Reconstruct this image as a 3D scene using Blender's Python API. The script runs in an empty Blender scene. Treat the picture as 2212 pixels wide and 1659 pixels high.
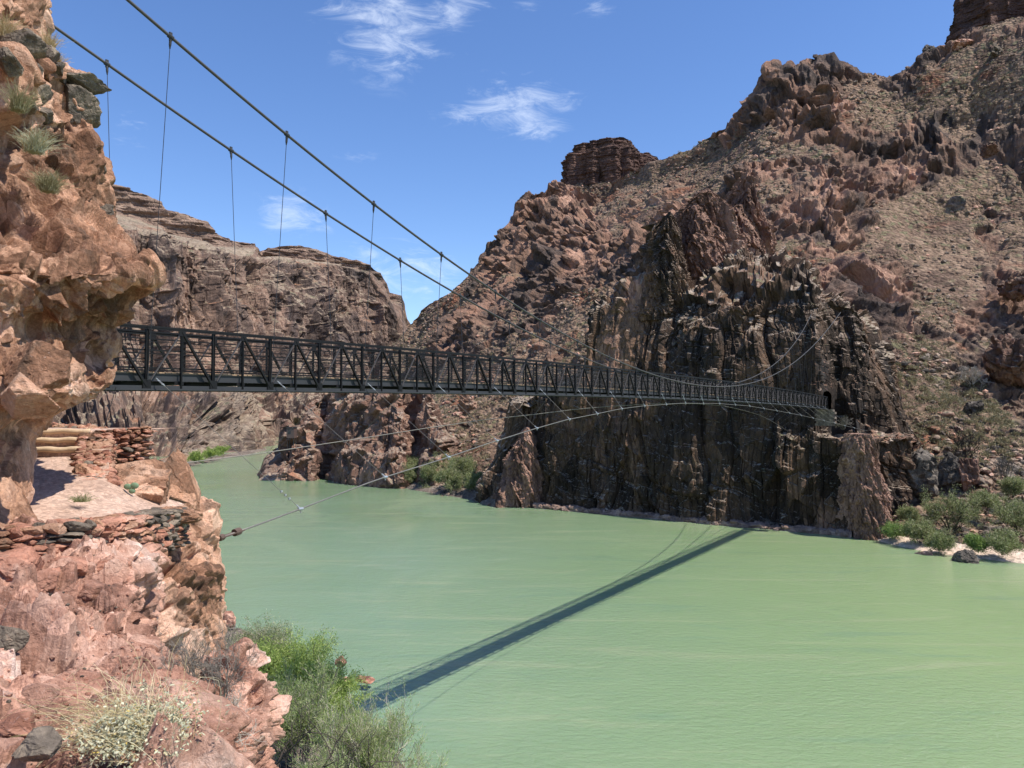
import bpy, bmesh, math, random
import numpy as np
from mathutils import Vector, Matrix
random.seed(7); np.random.seed(7)
SC = bpy.context.scene
COL = SC.collection
R = math.radians
# ------------------------------------------------------------------ camera, sky, sun, exposure
CAMZ = 21.3
PITCH = R(2.26)
cam = bpy.data.cameras.new("camera"); camo = bpy.data.objects.new("camera", cam); COL.objects.link(camo)
camo.location = (0, 0, CAMZ); camo.rotation_euler = (R(90) + PITCH, 0, 0)
cam.sensor_width = 36.0; cam.sensor_fit = 'HORIZONTAL'
cam.lens = 36.0 * 1661 / 2212
cam.clip_start = 0.1; cam.clip_end = 20000
SC.camera = camo
SUN_AZ, SUN_EL = R(112), R(59.5)       # clockwise from +Y, above the horizon
sd = Vector((math.sin(SUN_AZ) * math.cos(SUN_EL), math.cos(SUN_AZ) * math.cos(SUN_EL), math.sin(SUN_EL)))
sl = bpy.data.lights.new("sun", 'SUN'); sl.energy = 5.0; sl.angle = R(0.53); sl.color = (1.0, 0.95, 0.87)
so = bpy.data.objects.new("sun", sl); COL.objects.link(so); so.rotation_euler = sd.to_track_quat('Z', 'Y').to_euler()
world = bpy.data.worlds.new("World"); SC.world = world; world.use_nodes = True
SC.view_settings.view_transform = 'Standard'; SC.view_settings.look = 'None'
SC.view_settings.exposure = 0.42; SC.view_settings.gamma = 1.0

class NT:
    """tiny helper round a node tree"""
    def __init__(s, nt): s.nt = nt; s.n = nt.nodes; s.l = nt.links
    def node(s, t, **kw):
        n = s.n.new(t)
        for k, v in kw.items():
            if k in ('inputs',):
                for a, b in v.items(): s.set(n, a, b)
            else: setattr(n, k, v)
        return n
    def set(s, n, a, b):
        if isinstance(b, bpy.types.NodeSocket): s.l.new(b, n.inputs[a])
        else: n.inputs[a].default_value = b
    def math(s, op, a, b=0.0, c=None, clamp=False):
        n = s.node('ShaderNodeMath', operation=op, use_clamp=clamp); s.set(n, 0, a); s.set(n, 1, b)
        if c is not None: s.set(n, 2, c)
        return n.outputs[0]
    def vmath(s, op, a, b=(0, 0, 0), sc=None):
        n = s.node('ShaderNodeVectorMath', operation=op); s.set(n, 0, a)
        if op != 'SCALE' and op not in ('NORMALIZE', 'LENGTH'): s.set(n, 1, b)
        if sc is not None: s.set(n, 'Scale', sc)
        return n.outputs['Value'] if op in ('DOT_PRODUCT', 'LENGTH') else n.outputs[0]
    def mix(s, f, a, b, mode='MIX'):
        n = s.node('ShaderNodeMix', data_type='RGBA', blend_type=mode)
        s.set(n, 0, f); s.set(n, 6, a if isinstance(a, bpy.types.NodeSocket) else (*a, 1)); s.set(n, 7, b if isinstance(b, bpy.types.NodeSocket) else (*b, 1))
        return n.outputs[2]
    def noise(s, vec, scale, detail=4, rough=0.55, dist=0.0, out='Fac'):
        n = s.node('ShaderNodeTexNoise'); s.set(n, 'Vector', vec); n.inputs['Scale'].default_value = scale
        n.inputs['Detail'].default_value = detail; n.inputs['Roughness'].default_value = rough; n.inputs['Distortion'].default_value = dist
        return n.outputs[out]
    def voro(s, vec, scale, feature='F1', out='Distance', rnd=1.0):
        n = s.node('ShaderNodeTexVoronoi', feature=feature); s.set(n, 'Vector', vec); n.inputs['Scale'].default_value = scale
        n.inputs['Randomness'].default_value = rnd
        return n.outputs[out]
    def ramp(s, f, stops, interp='LINEAR'):
        n = s.node('ShaderNodeValToRGB'); s.set(n, 0, f); e = n.color_ramp; e.interpolation = interp
        while len(e.elements) < len(stops): e.elements.new(0.5)
        for el, (p, c) in zip(e.elements, stops):
            el.position = p; el.color = (*c, 1) if len(c) == 3 else c
        return n.outputs[0]
    def smooth(s, f, a, b):
        n = s.node('ShaderNodeMapRange', interpolation_type='SMOOTHSTEP'); s.set(n, 0, f)
        n.inputs[1].default_value = a; n.inputs[2].default_value = b
        return n.outputs[0]

def sky():
    T = NT(world.node_tree); T.n.clear()
    out = T.node('ShaderNodeOutputWorld'); bg = T.node('ShaderNodeBackground')
    st = T.node('ShaderNodeTexSky', sky_type='NISHITA'); st.sun_disc = False
    st.sun_elevation = SUN_EL; st.sun_rotation = SUN_AZ; st.altitude = 800; st.air_density = 1.0; st.dust_density = 0.35; st.ozone_density = 3.0
    tc = T.node('ShaderNodeTexCoord'); d = tc.outputs['Generated']
    # wisps of cirrus: patches round fixed directions of the sky, streaked by stretched noise
    def direc(px, py):
        v = Vector(((px - 1106) / 1661, 1.0, (829.5 - py) / 1661)); v.rotate(Matrix.Rotation(PITCH, 3, 'X')); return v.normalized()
    total = None
    mp = T.node('ShaderNodeMapping'); T.set(mp, 'Vector', d); mp.inputs['Rotation'].default_value = (0, R(-24), 0); mp.inputs['Scale'].default_value = (1.0, 1.0, 3.0)
    n1 = T.noise(mp.outputs[0], 15, 12, 0.68, 0.7)
    n2 = T.noise(d, 6.0, 4, 0.55)
    n = T.math('MULTIPLY', T.math('ADD', n1, T.math('MULTIPLY', n2, 0.45)), 1.7)
    for (px, py, rx, rz, s) in ((845, 45, 0.13, 0.10, 0.95), (960, 25, 0.10, 0.06, 0.85), (1105, 228, 0.14, 0.065, 1.1), (640, 462, 0.075, 0.045, 1.0), (860, 590, 0.16, 0.07, 0.75), (1150, 8, 0.05, 0.02, 0.7), (1285, 15, 0.045, 0.02, 0.7), (280, 265, 0.06, 0.06, 0.5), (930, 118, 0.09, 0.012, 0.5), (770, 335, 0.05, 0.015, 0.45)):
        c = direc(px, py)
        w = T.vmath('SUBTRACT', d, tuple(c)); w = T.vmath('MULTIPLY', w, (1 / rx, 1 / rx, 1 / rz)); L = T.vmath('LENGTH', w)
        m = T.math('MULTIPLY', T.smooth(L, 1.0, 0.0), s)
        total = m if total is None else T.math('MAXIMUM', total, m)
    m = T.math('MULTIPLY', T.smooth(T.math('ADD', n, T.math('MULTIPLY', total, 0.55)), 1.46, 2.1), T.math('MULTIPLY', T.smooth(total, 0.0, 0.5), 0.5), clamp=True)
    sat = T.node('ShaderNodeHueSaturation'); T.set(sat, 'Color', st.outputs[0]); sat.inputs['Saturation'].default_value = SKY_SAT; sat.inputs['Hue'].default_value = SKY_HUE
    col = T.mix(m, sat.outputs[0], (5.6, 6.1, 6.9))
    T.set(bg, 'Color', col); bg.inputs['Strength'].default_value = 0.15
    T.l.new(bg.outputs[0], out.inputs[0])
SKY_SAT = 1.15; SKY_HUE = 0.508
sky()

# ------------------------------------------------------------------ tools
cp, sp_ = math.cos(PITCH), math.sin(PITCH)
def W(px, py, d):
    """world point seen at (px, py) of the 2212x1659 picture, d metres ahead"""
    px = np.asarray(px, float); py = np.asarray(py, float); d = np.asarray(d, float)
    x = (px - 1106) / 1661; yc = (829.5 - py) / 1661
    y = cp - yc * sp_; z = sp_ + yc * cp
    k = d / y
    return np.stack([x * k, d + 0 * k, CAMZ + z * k], -1)
def wat(px, py, z=0.0):
    x = (px - 1106) / 1661; yc = (829.5 - py) / 1661
    y = cp - yc * sp_; zz = sp_ + yc * cp
    k = (z - CAMZ) / zz
    return (x * k, y * k, z)
def proj(P):
    P = np.asarray(P, float); y = P[..., 1]; z = P[..., 2] - CAMZ
    f = y * cp + z * sp_; u = -y * sp_ + z * cp
    return 1106 + 1661 * P[..., 0] / f, 829.5 - 1661 * u / f

def h3(ix, iy, iz, seed):
    h = (ix.astype(np.uint32) * np.uint32(374761393)) ^ (iy.astype(np.uint32) * np.uint32(668265263)) ^ (iz.astype(np.uint32) * np.uint32(2147483647 ^ 0x5bd1e995)) ^ np.uint32((seed * 2654435761) & 0xffffffff)
    h = (h ^ (h >> np.uint32(13))) * np.uint32(1274126177)
    h = (h ^ (h >> np.uint32(15))) * np.uint32(2246822519)
    return h ^ (h >> np.uint32(16))
def u01(h): return (h & np.uint32(0xffffff)).astype(np.float32) / np.float32(16777215.0)
def vnoise(P, seed=0):
    P = P.astype(np.float32); F = np.floor(P); f = P - F; I = F.astype(np.int64)
    w = f * f * f * (f * (f * 6 - 15) + 10)
    r = 0
    for dx in (0, 1):
        wx = w[..., 0] if dx else 1 - w[..., 0]
        for dy in (0, 1):
            wy = w[..., 1] if dy else 1 - w[..., 1]
            for dz in (0, 1):
                wz = w[..., 2] if dz else 1 - w[..., 2]
                r = r + wx * wy * wz * u01(h3(I[..., 0] + dx, I[..., 1] + dy, I[..., 2] + dz, seed))
    return r * 2 - 1
def fbm(P, s, octv=4, seed=0, gain=0.5, ridged=False):
    P = P / np.asarray(s, np.float32); a = 1.0; t = 0; tot = 0
    for o in range(octv):
        n = vnoise(P * (2.03 ** o) + 17.3 * o, seed + o)
        if ridged: n = 1 - 2 * np.abs(n)
        t = t + a * n; tot += a; a *= gain
    return t / tot
def cell(P, s, seed=0, tilt=1.0, off=1.0, jit=0.95, w=0.055, crack=0.22):
    """broken-rock facets: every voronoi block is a tilted plane at a height of its own; steps between blocks are short steep slopes with a crack"""
    Q = (P / np.asarray(s, np.float32)).astype(np.float32)
    sh = Q.shape[:-1]; Q = Q.reshape(-1, 3); N = len(Q); out = np.empty(N, np.float32)
    def val(q, hb, cb):
        k = (hb ^ (hb >> np.uint32(7))) * np.uint32(2246822519); k2 = (k ^ (k >> np.uint32(11))) * np.uint32(3266489917); k3 = (k2 ^ (k2 >> np.uint32(9))) * np.uint32(668265263)
        rv = np.stack([u01(k) * 2 - 1, u01(k2) * 2 - 1, u01(k3) * 2 - 1], -1)
        return tilt * ((q - cb) * rv).sum(-1) + off * (u01(k2 ^ (k >> np.uint32(3))) * 2 - 1)
    for a in range(0, N, 150000):
        q = Q[a:a + 150000]; F = np.floor(q); I = F.astype(np.int64)
        b1 = np.full(len(q), 1e9, np.float32); h1 = np.zeros(len(q), np.uint32); c1 = np.zeros_like(q); b2 = b1.copy(); h2 = h1.copy(); c2 = c1.copy()
        for dx in (-1, 0, 1):
            for dy in (-1, 0, 1):
                for dz in (-1, 0, 1):
                    h = h3(I[:, 0] + dx, I[:, 1] + dy, I[:, 2] + dz, seed)
                    c = np.stack([F[:, 0] + dx + 0.5 + jit * (((h) & np.uint32(1023)).astype(np.float32) / 1023 - 0.5),
                                  F[:, 1] + dy + 0.5 + jit * (((h >> np.uint32(10)) & np.uint32(1023)).astype(np.float32) / 1023 - 0.5),
                                  F[:, 2] + dz + 0.5 + jit * (((h >> np.uint32(20)) & np.uint32(1023)).astype(np.float32) / 1023 - 0.5)], -1)
                    d = ((q - c) ** 2).sum(-1); m = d < b1; m2 = (d < b2) & ~m
                    b2[m] = b1[m]; h2[m] = h1[m]; c2[m] = c1[m]; b1[m] = d[m]; h1[m] = h[m]; c1[m] = c[m]
                    b2[m2] = d[m2]; h2[m2] = h[m2]; c2[m2] = c[m2]
        e = np.sqrt(b2) - np.sqrt(b1); t = np.clip(e / w, 0, 1); t = t * t * (3 - 2 * t)
        v1 = val(q, h1, c1); v2 = val(q, h2, c2)
        out[a:a + 150000] = v1 + (v2 - v1) * 0.5 * (1 - t) - crack * (1 - np.clip(e / (w * 0.7), 0, 1))
    return out.reshape(sh)

def joints(u, z, w, h, seed, warp=None):
    """upright jointed blocks: staggered columns of width w cut into blocks of height h, each standing at its own depth"""
    u = u / w; c = np.floor(u).astype(np.int64); zero = np.zeros_like(c)
    f = u - c; sh = u01(h3(c, zero, zero, seed)); zz = z / h * (0.7 + 0.6 * u01(h3(c, zero + 1, zero, seed))) + sh * 7
    r = np.floor(zz).astype(np.int64); g = zz - r
    v = u01(h3(c, r, zero, seed + 1)) * 2 - 1; cv = u01(h3(c, zero + 3, zero, seed + 2)) * 2 - 1
    tilt = (u01(h3(c, r, zero + 5, seed + 3)) - 0.5) * (f - 0.5) * 1.6 + (u01(h3(c, r, zero + 7, seed + 3)) - 0.4) * (0.5 - g) * 0.7
    crack = np.clip(1 - np.minimum(f, 1 - f) / 0.07, 0, 1) * 0.5 + np.clip(1 - np.minimum(g, 1 - g) / 0.04, 0, 1) * 0.2
    return 0.6 * cv + 0.5 * v + tilt - crack

def obj(name, me, mat=None, parent=None, **props):
    o = bpy.data.objects.new(name, me); COL.objects.link(o)
    if mat is not None:
        for m in (mat if isinstance(mat, (list, tuple)) else [mat]): me.materials.append(m)
    if parent is not None: o.parent = parent
    for k, v in props.items(): o[k] = v
    return o
def empty(name, loc, **props):
    o = bpy.data.objects.new(name, None); COL.objects.link(o); o.location = loc; o.empty_display_size = 0.3
    for k, v in props.items(): o[k] = v
    return o
def mesh_np(name, V, F, smooth=False, midx=None):
    me = bpy.data.meshes.new(name); V = np.asarray(V, np.float32); F = np.asarray(F, np.int32); n = F.shape[1]
    me.vertices.add(len(V)); me.vertices.foreach_set('co', V.ravel())
    me.loops.add(F.size); me.loops.foreach_set('vertex_index', F.ravel())
    me.polygons.add(len(F)); me.polygons.foreach_set('loop_start', np.arange(0, F.size, n, dtype=np.int32)); me.polygons.foreach_set('loop_total', np.full(len(F), n, np.int32))
    if midx is not None: me.polygons.foreach_set('material_index', np.asarray(midx, np.int32))
    me.polygons.foreach_set('use_smooth', np.full(len(F), bool(smooth)))
    me.update(calc_edges=True)
    return me
def grid_faces(nv, nu):
    i = np.arange((nv - 1) * nu).reshape(nv - 1, nu)[:, :-1]
    return np.stack([i, i + 1, i + nu + 1, i + nu], -1).reshape(-1, 4)
def catmull(C, t):
    """C [R,...], t float array in [0,R-1] -> values"""
    Rn = len(C); i = np.clip(np.floor(t).astype(int), 0, Rn - 2); f = (t - i).reshape((-1,) + (1,) * (C.ndim - 1))
    p0 = C[np.clip(i - 1, 0, Rn - 1)]; p1 = C[i]; p2 = C[i + 1]; p3 = C[np.clip(i + 2, 0, Rn - 1)]
    def tan(a, b, c):
        v = c - a; L = np.linalg.norm(v, axis=-1, keepdims=True) + 1e-9
        m = np.minimum(np.linalg.norm(b - a, axis=-1, keepdims=True), np.linalg.norm(c - b, axis=-1, keepdims=True))
        return v / L * m * 0.85
    m1 = tan(p0, p1, p2); m2 = tan(p1, p2, p3)
    return (2 * f**3 - 3 * f**2 + 1) * p1 + (f**3 - 2 * f**2 + f) * m1 + (-2 * f**3 + 3 * f**2) * p2 + (f**3 - f**2) * m2
def loft(rows, nu, step=1.6, mode='px', wrap=None, maxstep=None):
    """rows of (px,py,d) (or world points); returns P[nv,nu,3]"""
    ctrl = []
    for r in rows:
        r = np.array(r, float)
        key = r[:, 0] if mode == 'px' else np.arange(len(r), dtype=float)
        if mode == 'px':
            t = np.linspace(key[0], key[-1], nu); q = np.stack([np.interp(t, key, r[:, k]) for k in range(3)], -1)
        else:
            q = catmull(r, np.linspace(0, len(r) - 1, nu))
        ctrl.append(W(q[:, 0], q[:, 1], q[:, 2]))
    C = np.array(ctrl)
    ts = [0.0]
    for i in range(len(C) - 1):
        a = np.stack(proj(C[i]), -1); b = np.stack(proj(C[i + 1]), -1)
        L = np.median(np.hypot(*(a - b).T)); dm = np.median(np.linalg.norm(C[i] - C[i + 1], axis=-1))
        n = max(8, int(max(L / step, 0)))
        if maxstep: n = max(n, int(dm / maxstep))
        ts += list(i + (np.arange(n) + 1) / n)
    return catmull(C, np.array(ts)), np.array(ts)
def normals(P, smooth_iter=0):
    du = np.gradient(P, axis=1); dv = np.gradient(P, axis=0)
    n = np.cross(du, dv); n /= (np.linalg.norm(n, axis=-1, keepdims=True) + 1e-9)
    if (n * (np.array([0, 0, CAMZ]) - P)).sum(-1).mean() < 0: n = -n
    return n
def sheet(name, P, mat, smooth=False, attr=None, **props):
    nv, nu = P.shape[:2]; F = grid_faces(nv, nu)
    a = P[nv // 2, nu // 2]; n = np.cross(P[nv // 2, nu // 2 + 1] - a, P[nv // 2 + 1, nu // 2] - a)
    if (n * (np.array([0, 0, CAMZ]) - a)).sum() < 0: F = F[:, ::-1]
    me = mesh_np(name, P.reshape(-1, 3), F, smooth)
    if attr is not None:
        a = me.attributes.new(attr[0], 'FLOAT', 'POINT'); a.data.foreach_set('value', np.asarray(attr[1], np.float32).ravel())
    return obj(name, me, mat, **props)

def blur(D, n=2):
    for _ in range(n):
        for ax in (0, 1):
            a = np.take(D, np.r_[0, 0:D.shape[ax] - 1], ax); b = np.take(D, np.r_[1:D.shape[ax], D.shape[ax] - 1], ax); D = 0.25 * a + 0.5 * D + 0.25 * b
    return D

class MB:
    def __init__(s): s.v = []; s.f = []; s.n = 0
    def add(s, V, F):
        s.v.append(np.asarray(V, float)); s.f += [tuple(int(i) + s.n for i in f) for f in F]; s.n += len(V)
    def beam(s, a, b, w, h, up=(0, 0, 1)):
        a = np.array(a, float); b = np.array(b, float); d = b - a; L = np.linalg.norm(d)
        if L < 1e-6: return
        d /= L; up = np.array(up, float); sx = np.cross(d, up)
        if np.linalg.norm(sx) < 1e-4: sx = np.cross(d, (1, 0, 0))
        sx /= np.linalg.norm(sx); uy = np.cross(sx, d)
        V = [p + sx * i * w / 2 + uy * j * h / 2 for p in (a, b) for (i, j) in ((-1, -1), (1, -1), (1, 1), (-1, 1))]
        s.add(V, [(0, 3, 2, 1), (4, 5, 6, 7), (0, 1, 5, 4), (1, 2, 6, 5), (2, 3, 7, 6), (3, 0, 4, 7)])
    def ibeam(s, a, b, w, h, t=0.014):
        """rolled I section: two flanges and a web"""
        a = np.array(a, float); b = np.array(b, float); d = b - a; d /= np.linalg.norm(d)
        sx = np.cross(d, (0, 0, 1.0)); sx /= np.linalg.norm(sx); uy = np.cross(sx, d)
        for k in (-1, 1): s.beam(a + uy * k * (h - t) / 2, b + uy * k * (h - t) / 2, w, t)
        s.beam(a, b, t, h - 2 * t)
    def tube(s, pts, r, n=6, caps=True):
        pts = [np.array(p, float) for p in pts]; r = list(r) if hasattr(r, '__len__') else [r] * len(pts)
        prev = None; V = []; F = []
        for i, p in enumerate(pts):
            d = (pts[min(i + 1, len(pts) - 1)] - pts[max(i - 1, 0)]); d = d / (np.linalg.norm(d) + 1e-9)
            if prev is None:
                sx = np.cross(d, (0, 0, 1.0))
                if np.linalg.norm(sx) < 1e-3: sx = np.cross(d, (1.0, 0, 0))
            else: sx = prev - d * np.dot(prev, d)
            sx = sx / (np.linalg.norm(sx) + 1e-9); prev = sx; uy = np.cross(d, sx)
            for k in range(n):
                a = 2 * math.pi * k / n; V.append(p + r[i] * (math.cos(a) * sx + math.sin(a) * uy))
        for i in range(len(pts) - 1):
            for k in range(n):
                F.append((i * n + k, i * n + (k + 1) % n, (i + 1) * n + (k + 1) % n, (i + 1) * n + k))
        if caps: F.append(tuple(range(n))[::-1]); F.append(tuple(range((len(pts) - 1) * n, len(pts) * n)))
        s.add(V, F)
    def build(s, name, mat=None, parent=None, smooth=False, **props):
        me = bpy.data.meshes.new(name); me.from_pydata(np.concatenate(s.v).tolist() if s.v else [], [], s.f); me.update()
        if smooth: me.polygons.foreach_set('use_smooth', [True] * len(me.polygons))
        return obj(name, me, mat, parent, **props)

_ico = {}
def ico(sub):
    if sub not in _ico:
        bm = bmesh.new(); bmesh.ops.create_icosphere(bm, subdivisions=sub, radius=1.0)
        _ico[sub] = (np.array([v.co[:] for v in bm.verts]), np.array([[v.index for v in f.verts] for f in bm.faces])); bm.free()
    return _ico[sub]
def rock_vf(seed, size, sub=3, planes=16, rough=0.05, rot=None, dlo=0.58):
    """an angular broken stone: a sphere of directions cut by random planes, then roughened"""
    rs = np.random.RandomState(seed); D, F = ico(sub)
    N = rs.normal(size=(planes, 3)); N /= np.linalg.norm(N, axis=1, keepdims=True); di = rs.uniform(dlo, 1.0, planes)
    dots = D @ N.T; rr = np.where(dots > 0.05, di / np.maximum(dots, 0.05), 9).min(1); rr = np.minimum(rr, 1.25)
    V = D * rr[:, None]
    if rough > 0: V = V * (1 + rough * fbm(V + seed * 3.1, 0.45, 3, seed)[:, None] + 0.6 * rough * cell(V + seed, 0.3, seed)[:, None])
    V = V * np.asarray(size) * 0.5
    if rot is not None:
        M = np.array(Matrix.Rotation(rot, 3, 'Z')) if not isinstance(rot, (tuple, list)) else np.array(Matrix.Rotation(rot[2], 3, 'Z') @ Matrix.Rotation(rot[1], 3, 'Y') @ Matrix.Rotation(rot[0], 3, 'X'))
        V = V @ M.T
    return V, F

# ------------------------------------------------------------------ materials
def pbsdf(name):
    m = bpy.data.materials.new(name); m.use_nodes = True; T = NT(m.node_tree); b = T.n.get('Principled BSDF'); return m, T, b
def rock_mat(name, stops, big=0.12, block=1.0, stretch=(1, 1, 1), fine=6.0, bump=0.5, bdist=0.1, talus=None, tal=(0.5, 0.72), shrub=None, varnish=0.35, vcol=(0.03, 0.026, 0.024), vein=0.0, gain=1.0, peb=2.0, layers=0.0, rough=0.9, warp=0.6, attr=None, crk=1.0):
    m, T, b = pbsdf(name)
    geo = T.node('ShaderNodeNewGeometry'); P = geo.outputs['Position']
    wn = T.noise(P, big * 2.5, 3, 0.5, out='Color'); Pw = T.vmath('ADD', P, T.vmath('SCALE', T.vmath('SUBTRACT', wn, (0.5, 0.5, 0.5)), sc=warp / big * 0.5))
    mp = T.node('ShaderNodeMapping'); T.set(mp, 'Vector', Pw); mp.inputs['Scale'].default_value = stretch; Q = mp.outputs[0]
    n_big = T.noise(Q, big, 6, 0.62, 0.5)
    vc = T.voro(Q, block, 'F1', 'Color'); vv = T.node('ShaderNodeSeparateColor'); T.set(vv, 0, vc)
    n_f = T.noise(Q, fine, 6, 0.75)
    n_f2 = T.noise(Pw, fine * 3.7, 4, 0.7)
    fac = T.math('ADD', T.math('MULTIPLY', T.math('SUBTRACT', n_big, 0.5), 1.9), T.math('ADD', 0.5, T.math('MULTIPLY', T.math('SUBTRACT', vv.outputs[0], 0.5), 0.34)))
    fac = T.math('ADD', fac, T.math('MULTIPLY', T.math('SUBTRACT', n_f, 0.5), 0.5))
    if layers:
        sx = T.node('ShaderNodeSeparateXYZ'); T.set(sx, 0, Pw)
        ln = T.noise(T.vmath('MULTIPLY', Pw, (0.004, 0.004, 1.0)), layers, 5, 0.7)
        fac = T.math('ADD', T.math('MULTIPLY', fac, 0.55), T.math('MULTIPLY', ln, 0.45))
    col = T.ramp(fac, stops)
    # per block tone, fine grain
    tone = T.math('ADD', 0.72, T.math('MULTIPLY', vv.outputs[1], 0.5)); tone = T.math('MULTIPLY', tone, T.math('ADD', 0.55, T.math('MULTIPLY', n_f, 0.9)))
    tone = T.math('MULTIPLY', T.math('MULTIPLY', tone, T.math('ADD', 0.66, T.math('MULTIPLY', n_f2, 0.68))), gain)
    tcol = T.node('ShaderNodeCombineColor'); [T.set(tcol, i, tone) for i in range(3)]
    col = T.mix(1.0, col, tcol.outputs[0], 'MULTIPLY')
    # desert varnish: dark stains with shapes of their own
    vs = T.noise(T.vmath('MULTIPLY', Pw, (1, 1, 0.28)), big * 5, 6, 0.68); vm = T.math('MULTIPLY', T.smooth(vs, 0.52, 0.66), varnish)
    col = T.mix(vm, col, vcol)
    # lichen / pale quartz flecks
    if vein:
        q = T.noise(Pw, fine * 1.3, 3, 0.6, 2.0); col = T.mix(T.math('MULTIPLY', T.smooth(q, 0.60, 0.72), vein), col, (0.62, 0.52, 0.46))
    crack = T.voro(Q, block * 2.1, 'DISTANCE_TO_EDGE'); crack2 = T.voro(Q, block * 0.8, 'DISTANCE_TO_EDGE')
    nz = T.node('ShaderNodeSeparateXYZ'); T.set(nz, 0, geo.outputs['Normal'])
    hsum = T.math('ADD', T.math('MULTIPLY', T.smooth(crack, 0.0, 0.12), 0.35 * crk), T.math('ADD', T.math('MULTIPLY', n_f, 1.1), T.math('MULTIPLY', n_f2, 0.35)))
    hsum = T.math('ADD', hsum, T.math('MULTIPLY', T.smooth(crack2, 0.0, 0.1), 0.5 * crk))
    if talus is not None:
        nzv = nz.outputs[2]
        if attr:
            at = T.node('ShaderNodeAttribute', attribute_name=attr); nzv = T.math('ADD', T.math('MULTIPLY', nzv, 0.45), T.math('SUBTRACT', 0.62, T.math('MULTIPLY', at.outputs['Fac'], 0.75)))
        tm = T.smooth(T.math('ADD', nzv, T.math('MULTIPLY', T.math('SUBTRACT', T.noise(P, big * 6, 5, 0.6), 0.5), 0.5)), tal[0], tal[1])
        s1 = T.voro(P, peb, 'F1', 'Color'); s1s = T.node('ShaderNodeSeparateColor'); T.set(s1s, 0, s1)
        s2 = T.noise(P, peb * 0.35, 5, 0.7)
        tc = T.ramp(T.math('ADD', T.math('MULTIPLY', s1s.outputs[0], 0.55), T.math('MULTIPLY', s2, 0.5)), talus)
        col = T.mix(tm, col, tc)
        hp = T.math('ADD', T.math('MULTIPLY', T.math('SUBTRACT', 1.0, T.voro(P, peb)), 0.9), T.math('MULTIPLY', s2, 1.2))
        hm = T.node('ShaderNodeMix', data_type='FLOAT'); T.set(hm, 0, tm); T.set(hm, 2, hsum); T.set(hm, 3, hp); hsum = hm.outputs[0]
        tint = T.noise(P, big * 1.2, 4, 0.6); col0 = tc; tc = T.mix(T.smooth(tint, 0.5, 0.62), tc, T.mix(1.0, tc, (0.62, 0.58, 0.60), 'MULTIPLY')); tc = T.mix(T.smooth(T.noise(T.vmath('ADD', P, (300, 50, 20)), big * 1.6, 4, 0.6), 0.56, 0.66), tc, T.mix(1.0, tc, (1.0, 0.66, 0.55), 'MULTIPLY'))
        col = T.mix(tm, col, tc)
        if shrub is not None:
            sh = T.voro(P, peb * 0.45, 'SMOOTH_F1', 'Distance'); shn = T.noise(P, big * 3, 3, 0.5)
            sm = T.math('MULTIPLY', T.smooth(sh, 0.36, 0.22), T.smooth(shn, 0.42, 0.6)); sm = T.math('MULTIPLY', sm, T.math('MULTIPLY', tm, 0.8))
            col = T.mix(sm, col, shrub)
    T.set(b, 'Base Color', col); b.inputs['Roughness'].default_value = rough; b.inputs['Specular IOR Level'].default_value = 0.25
    bp = T.node('ShaderNodeBump'); T.set(bp, 'Height', hsum); bp.inputs['Strength'].default_value = bump; bp.inputs['Distance'].default_value = bdist
    T.set(b, 'Normal', bp.outputs[0])
    return m
def flat_mat(name, col, rough=0.6, metal=0.0, var=0.25, scale=8.0, bump=0.0, spec=0.4):
    m, T, b = pbsdf(name); geo = T.node('ShaderNodeNewGeometry')
    n = T.noise(geo.outputs['Position'], scale, 4, 0.6)
    c = T.mix(n, tuple(x * (1 - var) for x in col), tuple(min(1, x * (1 + var)) for x in col))
    T.set(b, 'Base Color', c); b.inputs['Roughness'].default_value = rough; b.inputs['Metallic'].default_value = metal; b.inputs['Specular IOR Level'].default_value = spec
    if bump:
        bp = T.node('ShaderNodeBump'); T.set(bp, 'Height', n); bp.inputs['Strength'].default_value = bump; bp.inputs['Distance'].default_value = 0.02; T.set(b, 'Normal', bp.outputs[0])
    return m
def leaf_mat(name, cols, trans=0.3):
    m, T, b = pbsdf(name); oi = T.node('ShaderNodeNewGeometry')
    c = T.ramp(oi.outputs['Random Per Island'], cols)
    T.set(b, 'Base Color', c); b.inputs['Roughness'].default_value = 0.6; b.inputs['Specular IOR Level'].default_value = 0.2
    tr = T.node('ShaderNodeBsdfTranslucent'); T.set(tr, 'Color', c)
    mx = T.node('ShaderNodeMixShader'); mx.inputs[0].default_value = trans
    T.l.new(b.outputs[0], mx.inputs[1]); T.l.new(tr.outputs[0], mx.inputs[2])
    T.l.new(mx.outputs[0], T.n.get('Material Output').inputs[0])
    return m
# ------------------------------------------------------------------ materials in use
PINK = rock_mat('pink_granite', [(0.0, (0.10, 0.052, 0.03)), (0.3, (0.27, 0.138, 0.08)), (0.5, (0.48, 0.265, 0.165)), (0.72, (0.64, 0.395, 0.27)), (1.0, (0.76, 0.56, 0.43))],
                big=0.35, block=2.2, fine=13, bump=0.9, bdist=0.07, varnish=0.7, vcol=(0.10, 0.065, 0.045), vein=0.25, warp=0.3, crk=0.35)
SALMON = rock_mat('salmon_ledge', [(0.0, (0.10, 0.048, 0.033)), (0.28, (0.28, 0.138, 0.092)), (0.5, (0.46, 0.25, 0.175)), (0.73, (0.60, 0.37, 0.275)), (1.0, (0.76, 0.58, 0.48))],
                  big=0.6, block=3.5, fine=18, bump=0.9, bdist=0.04, varnish=0.45, vcol=(0.09, 0.06, 0.05), vein=0.3, warp=0.25, crk=0.35)
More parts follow.
